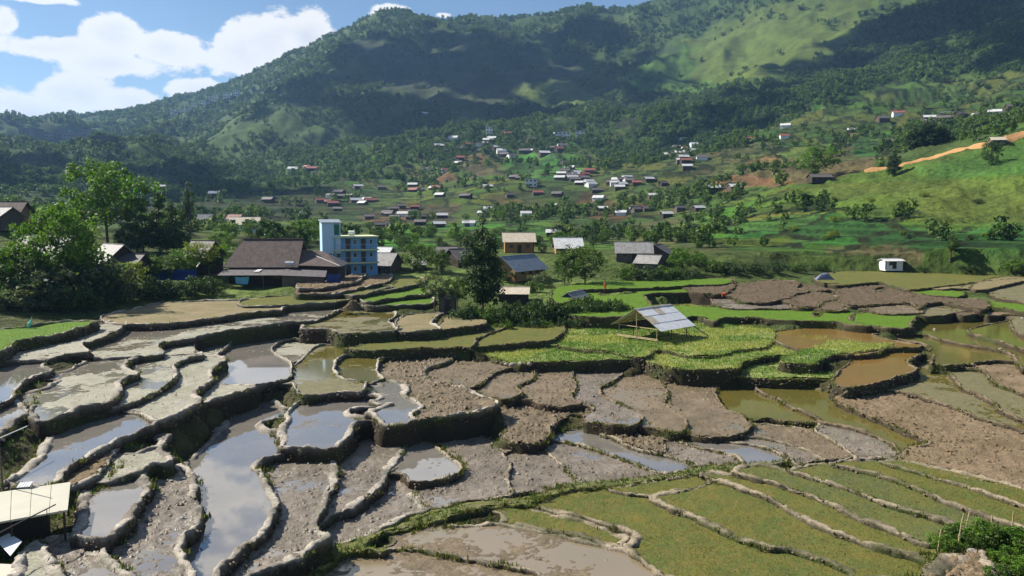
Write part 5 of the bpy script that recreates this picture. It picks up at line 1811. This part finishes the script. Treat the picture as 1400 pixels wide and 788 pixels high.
block('white two-storey house with dark windows on the brown bank', 726, 256, 16, 11, 300)
block('tall narrow white house on the wooded slope', 669, 188, 9, 14, 500, floors=3, bays=2)
block('white house block beside the tall wood in mid slope', 793, 190, 12, 11, 500, floors=3, bays=2)
block('long white house on the wooded slope', 769, 190, 22, 9, 500, floors=2, bays=4)
for x, y, w_, h_ in ((236, 160, 5, 9), (246, 157, 5, 7), (255, 154, 6, 8), (264, 150, 5, 8), (276, 146, 7, 8), (286, 142, 6, 9), (297, 138, 8, 8), (310, 134, 8, 7), (322, 132, 7, 8)):
    block('white town building in the row along the far ridge', x, y, w_, h_, 1200, group='white town row on the far ridge', bays=2)
for x, y, w_, h_ in ((36, 190, 20, 12), (60, 190, 22, 8), (86, 193, 22, 8), (112, 193, 20, 9), (138, 195, 24, 8), (120, 186, 18, 7), (90, 186, 16, 6)):
    block('dark grey town block on the far left hill', x, y, w_, h_, 900, mat='wood_grey', group='grey town blocks on the left hill', bays=4)
# ------------------------------------------------------------------ field hut on the knoll
HZ = 3.3
hp = on_level(np.array(893.0), np.array(466.0), HZ)
hut = thing('field_hut', 'open field hut with pale tin roof on bamboo posts on the grassy knoll', 'hut', (float(hp[0]) + .3, float(hp[1]) + 2.0, HZ), math.radians(42))
L, Wh, ev, ap = 7.6, 4.1, 1.95, 4.35          # ridge along local x; gable end at -x faces the camera side
sl = (ap - ev) / Wh
for sg in (-1, 1):
    for i in range(3):                          # three rows of sheets, overlapping downhill
        y0, y1 = Wh * i / 3, Wh * (i + 1) / 3 + .18
        for j in range(5):
            xa, xb = -L / 2 + L * j / 5 - (.05 if j else .0), -L / 2 + L * (j + 1) / 5
            lift = .035 * (2 - i) + (.012 if j % 2 else 0) + random.uniform(-.008, .008)
            q = [(xa, sg * y1, ap - sl * y1 + lift), (xb, sg * y1, ap - sl * y1 + lift), (xb, sg * y0, ap - sl * y0 + lift), (xa, sg * y0, ap - sl * y0 + lift)]
            if sg > 0:
                q = [q[1], q[0], q[3], q[2]]
            MB().slab(q, .012).build('roof_sheet', MATS['tin_sheet' if random.random() < .85 else 'roof_cream'], hut)
    for k in range(6):                          # rafters
        x = -L / 2 + .12 + (L - .24) * k / 5
        MB().bar((x, 0, ap - .1), (x, sg * (Wh + .05), ev - .12), .05).build('rafter', MATS['bamboo'], hut)
    for k in range(3):
        y = Wh * (k + .6) / 3
        MB().bar((-L / 2, sg * y, ap - sl * y - .07), (L / 2, sg * y, ap - sl * y - .07), .04).build('batten', MATS['bamboo'], hut)
MB().bar((-L / 2 - .1, 0, ap - .06), (L / 2 + .1, 0, ap - .06), .06).build('ridge_pole', MATS['bamboo'], hut)
MB().slab([(-L / 2, -.3, ap - .02), (L / 2, -.3, ap - .02), (L / 2, .0, ap + .1), (-L / 2, .0, ap + .1)], .015).build('ridge_sheet', MATS['roof_grey'], hut)
for x in (-L / 2 + .5, -.2, L / 2 - .5):
    for sg in (-1, 1):
        y = sg * (Wh - .9)
        MB().bar((x, y, -.4), (x + random.uniform(-.1, .1), y, ap - sl * abs(y) - .08), .07, .055).build('post', MATS['bamboo' if x < -1 else 'wood_dark'], hut)
MB().bar((-L / 2 + .45, .1, -.4), (-L / 2 + .25, 0, ap - .1), .08, .06).build('post', MATS['bamboo'], hut)
MB().bar((L / 2 - .4, 0, -.4), (L / 2 - .4, 0, ap - .1), .08, .06).build('post', MATS['wood_dark'], hut)
for h_ in (.45, .6):
    MB().bar((-L / 2 + .42, -Wh + .7, h_), (-L / 2 + .42, Wh - .7, h_ - .08), .06).build('rail', MATS['bamboo'], hut)
for sg in (-1, 1):
    MB().bar((-L / 2 + .4, sg * (Wh - .9), .9), (L / 2 - .4, sg * (Wh - .9), .9), .05).build('rail', MATS['wood_dark'], hut)
MB().bar((-L / 2 + .5, -Wh + .9, 1.9), (-L / 2 + .5, Wh - .9, 1.9), .05).build('tie_beam', MATS['bamboo'], hut)
MB().bar((L / 2 - .2, -Wh + .2, 1.85), (L / 2 + 3.4, -Wh - .4, -.2), .06).build('brace_pole', MATS['wood_dark'], hut)
MB().bar((L / 2 - 2.2, -Wh + .3, 1.85), (L / 2 - .6, -Wh - .5, -.2), .05).build('brace_pole', MATS['wood_dark'], hut)

# ------------------------------------------------------------------ people
mat_plain('cloth_orange', (.55, .12, .03), .8, .2, .2)
mat_plain('cloth_dark', (.03, .03, .045), .85, .2, .2)
mat_plain('skin', (.36, .20, .13), .6, .3, .1)
mat_plain('hair_black', (.012, .01, .01), .5, .4, .1)


def skin_figure(name, label, loc, rz, joints, edges, shirt, hat):
    """one continuous skinned body; joints: name -> (position, radius)"""
    o = thing(name, label, 'person', loc, rz)
    keys = list(joints)
    me = bpy.data.meshes.new('body')
    me.from_pydata([joints[k][0] for k in keys], [(keys.index(a), keys.index(b)) for a, b in edges], [])
    me.update()
    b = link('body', me, MATS[shirt], o)
    b.modifiers.new('skin', 'SKIN')
    for i, k in enumerate(keys):
        r = joints[k][1]
        me.skin_vertices[0].data[i].radius = (r, r)
        me.skin_vertices[0].data[i].use_root = k == 'pelvis'
    sd = b.modifiers.new('sub', 'SUBSURF')
    sd.levels = sd.render_levels = 2
    hx, hy, hz = joints['head'][0]
    import bmesh
    for nm, mt, r, off, sc_ in (('face', 'skin', .105, (0, -.03, .0), (1, 1.05, 1.25)), ('hair', 'hair_black', .115, (0, .015, .035), (1, 1.02, 1.1))):
        bm = bmesh.new()
        bmesh.ops.create_icosphere(bm, subdivisions=2, radius=r, matrix=Matrix.Translation((hx + off[0], hy + off[1], hz + off[2])) @ Matrix.Diagonal((*sc_, 1)))
        m2 = bpy.data.meshes.new(nm)
        bm.to_mesh(m2)
        bm.free()
        link(nm, m2, MATS[mt], o)
    if hat:
        vs = [(hx + .3 * math.cos(k * math.pi / 6), hy + .3 * math.sin(k * math.pi / 6), hz + .05) for k in range(12)] + [(hx, hy, hz + .24)]
        MB().add(vs, [(k, (k + 1) % 12, 12) for k in range(12)] + [tuple(range(11, -1, -1))]).build('hat', MATS['bamboo'], o)
    # legs of the trousers over the lower body, hands with fingers
    for sx in (-1, 1):
        m = MB()
        hpn = joints['hand_l' if sx < 0 else 'hand_r'][0]
        for f in range(5):
            a = -.6 + f * .3
            m.bar(hpn, (hpn[0] + sx * .03 + math.sin(a) * .05, hpn[1] - .04, hpn[2] - .08 - (.02 if f in (1, 2) else 0)), .013, .009, 5)
        m.build('hand', MATS['skin'], o)
        kn, ft = joints['knee_l' if sx < 0 else 'knee_r'][0], joints['foot_l' if sx < 0 else 'foot_r'][0]
        MB().bar(kn, (ft[0], ft[1], ft[2] + .03), .098, .085, 8).build('trouser_leg', MATS['cloth_dark'], o)
    return o


BENT = {'pelvis': ((0, .1, .86), .15), 'waist': ((0, -.05, 1.0), .14), 'chest': ((0, -.35, 1.1), .16), 'neck': ((0, -.52, 1.08), .06), 'head': ((0, -.66, 1.05), .075),
        'sh_l': ((-.18, -.42, 1.08), .075), 'el_l': ((-.24, -.5, .8), .05), 'hand_l': ((-.17, -.62, .56), .035), 'sh_r': ((.18, -.42, 1.08), .075), 'el_r': ((.24, -.5, .8), .05), 'hand_r': ((.17, -.64, .56), .035),
        'hip_l': ((-.1, .1, .8), .11), 'knee_l': ((-.13, -.02, .45), .075), 'foot_l': ((-.14, .08, .03), .05), 'toe_l': ((-.14, -.12, .0), .04),
        'hip_r': ((.1, .1, .8), .11), 'knee_r': ((.13, .05, .45), .075), 'foot_r': ((.14, .16, .03), .05), 'toe_r': ((.14, -.04, .0), .04)}
STAND = {k: (v[0], v[1]) for k, v in BENT.items()}
STAND.update({'pelvis': ((0, 0, .92), .14), 'waist': ((0, .01, 1.08), .13), 'chest': ((0, .02, 1.32), .16), 'neck': ((0, .0, 1.46), .06), 'head': ((0, -.02, 1.58), .075), 'sh_l': ((-.19, .02, 1.38), .075), 'el_l': ((-.26, .0, 1.12), .05),
              'hand_l': ((-.22, -.16, .92), .035), 'sh_r': ((.19, .02, 1.38), .075), 'el_r': ((.26, .0, 1.12), .05), 'hand_r': ((.22, -.18, .92), .035)})
EDG = [('pelvis', 'waist'), ('waist', 'chest'), ('chest', 'neck'), ('neck', 'head'), ('chest', 'sh_l'), ('sh_l', 'el_l'), ('el_l', 'hand_l'), ('chest', 'sh_r'), ('sh_r', 'el_r'), ('el_r', 'hand_r'),
       ('pelvis', 'hip_l'), ('hip_l', 'knee_l'), ('knee_l', 'foot_l'), ('foot_l', 'toe_l'), ('pelvis', 'hip_r'), ('hip_r', 'knee_r'), ('knee_r', 'foot_r'), ('foot_r', 'toe_r')]
q = on_level(np.array(988.0), np.array(409.0), 5.1)
skin_figure('person', 'person in orange bending over beside the ploughed shelf', (float(q[0]), float(q[1]), 5.1), .9, BENT, EDG, 'cloth_orange', False)
q = on_level(np.array(827.0), np.array(399.0), 5.75)
skin_figure('person', 'person in orange standing on the bright green paddy bank', (float(q[0]), float(q[1]), 5.75), -.4, STAND, EDG, 'cloth_orange', False)

# ------------------------------------------------------------------ small things on the shelves
# teal sheet wrapped round a leaning stake on the seedbed
q = on_level(np.array(38.0), np.array(449.0), 7.2)
sc = thing('wrapped_stake', 'teal plastic wrapped round a leaning stake on the bright seedbed', 'stake', (float(q[0]), float(q[1]), 7.2))
MB().bar((0, 0, -.2), (.55, 0, 1.35), .03).build('stick', MATS['bamboo'], sc)
mat_plain('plastic_teal', (.16, .62, .52), .4, .4, .2, 4)
vs, fs = [], []
for i in range(8):
    t_ = i / 7
    r_ = .13 + .1 * math.sin(t_ * 5 + .5) * (t_ > .4)
    for k in range(9):
        a = 2 * math.pi * k / 9
        rr = r_ * (1 + .3 * math.sin(3 * a + i))
        vs.append((.05 + .5 * t_ + rr * math.cos(a), rr * math.sin(a), .05 + 1.25 * t_))
    if i:
        fs += [((i - 1) * 9 + k, (i - 1) * 9 + (k + 1) % 9, i * 9 + (k + 1) % 9, i * 9 + k) for k in range(9)]
MB().add(vs, fs + [tuple(range(62, 53, -1))[::-1] if False else tuple(range(63, 72))]).build('wrapping', MATS['plastic_teal'], sc)

# heap of rice straw at the corner of a shelf
mat_plain('straw', (.30, .235, .15), .95, .1, .4, 8, .8)
q = on_level(np.array(483.0), np.array(424.0), 5.75)
rs = np.random.default_rng(2)
th_ = rs.uniform(0, 6.28, 1500)
rr = np.sqrt(rs.random(1500))
hx, hy = rr * np.cos(th_) * 1.75, rr * np.sin(th_) * 1.2
hz_ = 1.55 * np.exp(-(rr * 1.5) ** 2) - .1
V = []
for x_, y_, z_ in zip(hx, hy, hz_):
    a = rs.uniform(0, 6.28)
    l_, tl = rs.uniform(.25, .6), rs.uniform(-.3, .5)
    d = np.array((math.cos(a) * l_, math.sin(a) * l_, tl * l_))
    n_ = np.array((-math.sin(a), math.cos(a), .2)) * .03
    c_ = np.array((x_, y_, z_))
    V += [c_ - d / 2 - n_, c_ + d / 2 - n_, c_ + d / 2 + n_, c_ - d / 2 + n_]
core = []
sh = tag(link('straw_heap', np_mesh('straw_heap', np.array(V), np.arange(len(V)).reshape(-1, 4), False), MATS['straw']), 'heap of dry straw at the corner of a muddy shelf', 'straw')
sh.location = (float(q[0]), float(q[1]), 5.75)
vs, fs = [], []
for i in range(7):
    for k in range(16):
        a = 2 * math.pi * k / 16
        r_ = i / 6
        vs.append((1.75 * r_ * math.cos(a), 1.2 * r_ * math.sin(a), 1.45 * math.exp(-(r_ * 1.5) ** 2) - .18))
    if i:
        fs += [((i - 1) * 16 + k, i * 16 + k, i * 16 + (k + 1) % 16, (i - 1) * 16 + (k + 1) % 16) for k in range(16)]
MB().add(vs, fs).build('heap_core', MATS['straw'], sh)

# tarp-covered pile and pale stones behind the ploughed shelves
q = on_level(np.array(1127.0), np.array(381.0), 6.5)
mat_plain('tarp_slate', (.12, .14, .2), .6, .3, .3)
pl = tag(MB().add([(-1.9, -.8, -.2), (1.9, -.8, -.2), (2.0, .9, -.2), (-1.8, .9, -.2), (-.9, -.4, .8), (.6, -.45, 1.05), (.8, .4, .95), (-.8, .45, .75), (-.1, 0, 1.25)],
                  [(0, 1, 5, 4), (1, 2, 6, 5), (2, 3, 7, 6), (3, 0, 4, 7), (4, 5, 8), (5, 6, 8), (6, 7, 8), (7, 4, 8)]).build('covered_pile', MATS['tarp_slate']), 'slate blue tarp thrown over a pile behind the ploughed shelves', 'pile')
pl.location = (float(q[0]), float(q[1]), 6.5)


def rock(label, px, py, z, size, group=None, mat='stone'):
    import bmesh
    q = on_level(np.array(float(px)), np.array(float(py)), z)
    bm = bmesh.new()
    bmesh.ops.create_icosphere(bm, subdivisions=2, radius=1)
    rs = np.random.default_rng(int(px * 7 + py))
    o3 = rs.random(3) * 20
    for v in bm.verts:
        n_ = vnoise3(np.array([v.co]) * 1.3 + o3)[0]
        v.co *= size * (1 + .7 * n_)
        v.co.z *= .7
    me = bpy.data.meshes.new('stone')
    bm.to_mesh(me)
    bm.free()
    o = link('stone', me, MATS[mat])
    o.location = (float(q[0]), float(q[1]), z + size * .25)
    o.rotation_euler = (0, 0, rs.random() * 6)
    tag(o, label, 'stone', group)


for x, y, z, s_ in ((1278, 451, 3.0, .25), (1367, 479, 2.9, .3), (1380, 477, 3.0, .25), (1330, 499, 2.75, .2), (701, 500, 2.9, .4), (712, 498, 2.9, .35), (692, 499, 2.8, .3), (724, 499, 2.9, .3), (1105, 489, 3.2, .25), (1398, 437, 3.7, .35), (1390, 444, 3.7, .3), (1240, 497, 1.4, .2)):
    rock('pale loose stone lying on a terrace bank', x, y, z, s_, 'loose stones on the banks')
rock('big pale boulder beside the staked vegetable patch', 1328, 756, 1.3, .3)
rock('pale stone set in the drain bank', 911, 648, .42, .25)

# ------------------------------------------------------------------ lower left corner: low shelter roof, rods and sheets
mat_plain('roof_panel', (.46, .44, .35), .6, .3, .12, 1.0)
mat_plain('rod_dark', (.03, .03, .03), .5, .4, .2)


def lvl(px, py, z):
    q = on_level(np.array(float(px)), np.array(float(py)), z)
    return Vector((float(q[0]), float(q[1]), z))


RZ = 4.7
c0, c1, c2, c3 = lvl(-70, 726, RZ), lvl(93, 697, RZ), lvl(97, 659, RZ + .25), lvl(-70, 683, RZ + .25)
shl = thing('shelter', 'low shelter with cream panel roof beside the ponds', 'shelter', (c0 + c2) / 2 - Vector((0, 0, 1.7)))
off = shl.location
for k in range(6):
    a, b = k / 6, (k + 1) / 6 - .004
    q = [c0.lerp(c1, a), c0.lerp(c1, b), c3.lerp(c2, b), c3.lerp(c2, a)]
    MB().slab([tuple(v - off) for v in q], .1 + .004 * (k % 2)).build('roof_panel', MATS['roof_panel'], shl)
for v in (c0, c1, c2, c3, c0.lerp(c1, .5), c3.lerp(c2, .5)):
    a = v.lerp((c0 + c2) / 2, .08) - off
    MB().bar((a.x, a.y, a.z - .1), (a.x, a.y, a.z - 2.6), .06).build('post', MATS['wood_dark'], shl)
MB().box(-1.9, 1.6, .35, .5, -.9, 1.5).build('back_wall', MATS['wood_dark'], shl)
pv_ = thing('solar_lamp', 'small panel lamp lying on the cream shelter roof', 'lamp', lvl(33, 668, RZ + .22))
MB().slab([(-.35, -.2, .12), (.4, -.1, .16), (.45, .25, .34), (-.3, .15, .30)], .05).build('panel', MATS['roof_white'], pv_)
MB().bar((-.2, 0, 0), (.0, .05, .2), .03).build('leg', MATS['rod_dark'], pv_)
MB().bar((.3, 0, 0), (.2, .1, .24), .03).build('leg', MATS['rod_dark'], pv_)
a, b = lvl(5, 672, RZ), lvl(5, 672, RZ) + Vector((-.1, 0, 3.6))
po = thing('bare_pole', 'thin bare pole standing behind the cream shelter roof', 'pole', a)
MB().bar((0, 0, -1.0), tuple(b - a), .05, .035).build('shaft', MATS['wood_grey'], po)
MB().bar((-.25, 0, .1), (.3, .1, .5), .04).build('foot_brace', MATS['wood_dark'], po)
a, b = lvl(-30, 612, 6.4), lvl(37, 583, 6.4)
rw = thing('white_rod', 'thin white pipe propped over the dark bank', 'pipe', a)
MB().bar((0, 0, 0), tuple(b - a), .035).build('pipe', MATS['plaster_white'], rw)
MB().bar((0, 0, 0), (0, 0, -2.5), .03).build('prop', MATS['wood_dark'], rw)
a, b = lvl(-20, 738, 5.0), lvl(76, 690, 5.0)
rw = thing('black_rod', 'black rod propped across the shelter roof edge', 'rod', a)
MB().bar((0, 0, 0), tuple(b - a), .035).build('shaft', MATS['rod_dark'], rw)
MB().bar(tuple((b - a) * .86), tuple((b - a) * .86 + Vector((0, 0, -.35))), .02).build('prop', MATS['rod_dark'], rw)
q = [lvl(-6, 738, 3.6), lvl(14, 760, 3.6), lvl(30, 740, 3.75), lvl(12, 729, 3.75)]
ws = tag(MB().slab([tuple(v - q[0]) for v in q], .04).build('white_board', MATS['plaster_white']), 'bright white board lying by the lowest bank', 'board')
ws.location = q[0]
MB().bar((.4, .1, -.05), (.4, .1, -1.2), .05).build('prop', MATS['wood_dark'], ws)
q = [lvl(-20, 790, 3.3), lvl(20, 800, 3.3), lvl(24, 772, 3.4), lvl(-20, 770, 3.4)]
ws = tag(MB().slab([tuple(v - q[0]) for v in q], .05).build('trough', MATS['roof_panel']), 'cream panel at the foot of the lowest bank', 'board')
ws.location = q[0]

# ------------------------------------------------------------------ lower right corner: staked vegetable patch
for i, (x, y, h_, w_) in enumerate(((1290, 752, 1.0, 1.0), (1302, 745, 1.1, 1.0), (1318, 742, 1.1, 1.1), (1340, 742, 1.3, 1.1), (1358, 748, 1.4, 1.1), (1376, 752, 1.2, 1.1), (1395, 752, 1.2, 1.1), (1330, 750, .9, 1.0), (1378, 772, .9, 1.2), (1398, 785, .9, 1.2), (1362, 790, .8, 1.2))):
    v = lvl(x, y, 1.15)
    tree('vegetable_plant', ('bush2', 'bush')[i % 2], ('leaf_bright', 'leaf_mid')[i % 3 == 1], v, h_, ('leafy bright green plant in the staked vegetable patch', 'leafy mid green plant in the staked vegetable patch')[i % 3 == 1], group='plants of the staked patch', wide=w_, cat='plant')
for x, y, h_, tl in ((1281, 756, 1.4, .12), (1308, 755, 2.0, .1), (1319, 725, 1.2, .2), (1315, 724, 1.0, .05), (1355, 724, .9, .0), (1383, 730, 1.4, .02)):
    v = lvl(x, y, 1.1)
    o = tag(MB().bar((0, 0, -.3), (tl * h_, 0, h_), .045, .035, 8).bar((tl * h_ * .5 - .05, 0, h_ * .5), (tl * h_ * .5 + .05, 0, h_ * .5 + .02), .05, .05, 6).build('garden_stake', MATS['bamboo']), 'bamboo stake at the vegetable patch', 'stake', 'stakes of the vegetable patch')
    o.location = v

# orange dirt track draped over the spur
pts = [(1200, 232), (1212, 230), (1230, 227), (1255, 221), (1285, 213), (1315, 205), (1345, 198), (1375, 190), (1400, 182), (1430, 174)]
ws = [at(x, y, 240) for x, y in pts]
vs, fs = [], []
pp = catmull(np.array([(v.x, v.y) for v in ws] + [(ws[-1].x + 30, ws[-1].y)]), 5)[:(len(ws) - 1) * 5]
for i, (x, y) in enumerate(pp):
    a, b = pp[max(0, i - 1)], pp[min(len(pp) - 1, i + 1)]
    d = (b - a) / max(1e-6, np.hypot(*(b - a)))
    for wd in (-2.6, -1.2, 0, 1.2, 2.6):
        xx, yy = x - d[1] * wd, y + d[0] * wd
        vs.append((xx, yy, ground_z(xx, yy) + (.4 if abs(wd) < 2 else -.2)))
    if i:
        b5 = 5 * i
        fs += [(b5 - 5 + k, b5 + k, b5 + k + 1, b5 - 4 + k) for k in range(4)]
mat_plain('orange_earth', (.36, .20, .085), .95, .1, .25, .3, .5)
structure(MB().add(vs, fs).build('dirt_track', MATS['orange_earth']))
# ------------------------------------------------------------------ clouds that shade parts of the mountain, and the valley air
k = NB('cloud_white')
k.done((.85, .86, .9), 1.0, 0.0)


def cloud(label, pts, alt, r):
    """a cumulus standing between the sun and the slope it shades"""
    mb_v, mb_f = [], []
    rs = np.random.default_rng(int(alt))
    cs = []
    for px, py in pts:
        p = hit(px, py, 500)
        t = (alt - p.z) / SUN_DIR[2]
        cs.append(np.array([p.x + SUN_DIR[0] * t, p.y + SUN_DIR[1] * t, alt]))
    cs = np.array(cs)
    c0 = cs.mean(0)
    import bmesh
    bm = bmesh.new()
    for c in cs:
        for k in range(11):
            rad = r * rs.uniform(.18, .6)
            off = rs.normal(size=3) * r * (.72, .72, .18)
            bmesh.ops.create_icosphere(bm, subdivisions=3, radius=rad, matrix=Matrix.Translation(Vector(c - c0 + off)) @ Matrix.Diagonal((1, 1, .55, 1)))
    me = bpy.data.meshes.new('cloud')
    bm.to_mesh(me)
    bm.free()
    n = len(me.vertices)
    co = np.empty(n * 3, np.float32)
    me.vertices.foreach_get('co', co)
    co = co.reshape(-1, 3).astype(float)
    nz = np.stack([vnoise3(co / 45 + 7 + i * 9) + .5 * vnoise3(co / 20 + i * 5) for i in range(3)], 1)
    co += nz * r * .45
    me.vertices.foreach_set('co', co.astype(np.float32).ravel())
    me.polygons.foreach_set('use_smooth', np.ones(len(me.polygons), bool))
    o = link('cloud', me, MATS['cloud_white'])
    o.location = c0
    tag(o, label, 'cloud')


cloud('long cumulus cloud drifting above the dark upper mountain face', [(450, 110), (500, 75), (560, 60), (620, 85), (690, 75), (750, 90), (820, 70), (590, 115), (680, 120), (430, 140), (650, 145), (770, 120), (860, 100), (520, 140)], 1750, 105)
cloud('broad cumulus cloud shading the wooded right shoulder', [(1230, 50), (1290, 45), (1350, 50), (1420, 50), (1300, 10), (1390, 5)], 1650, 85)
cloud('small added cloud shading the ravine wood above the terraces', [(960, 165), (1010, 140), (1070, 120), (1130, 95), (1180, 80)], 1600, 50)  # out of view, added to darken the ravine forest
cloud('flat cumulus cloud over the far left town ridge', [(30, 255), (50, 225), (250, 255), (290, 262)], 1500, 75)

k = NB('valley_haze')
k.nt.nodes.remove(k.b)
pv = k.n('ShaderNodeVolumePrincipled')
pv.inputs['Color'].default_value = (.32, .58, 1.0, 1)
pv.inputs['Density'].default_value = .00008
pv.inputs['Anisotropy'].default_value = .25
k.l(pv.outputs[0], k.nt.nodes['Material Output'].inputs['Volume'])
mb = MB()
mb.box(-4600, 4600, -400, 5600, float(gz.min()) - 3, float(gz.max()) + 40)
hz = stuff(mb.build('haze', MATS['valley_haze']), 'thin blue haze filling the valley air', 'haze')
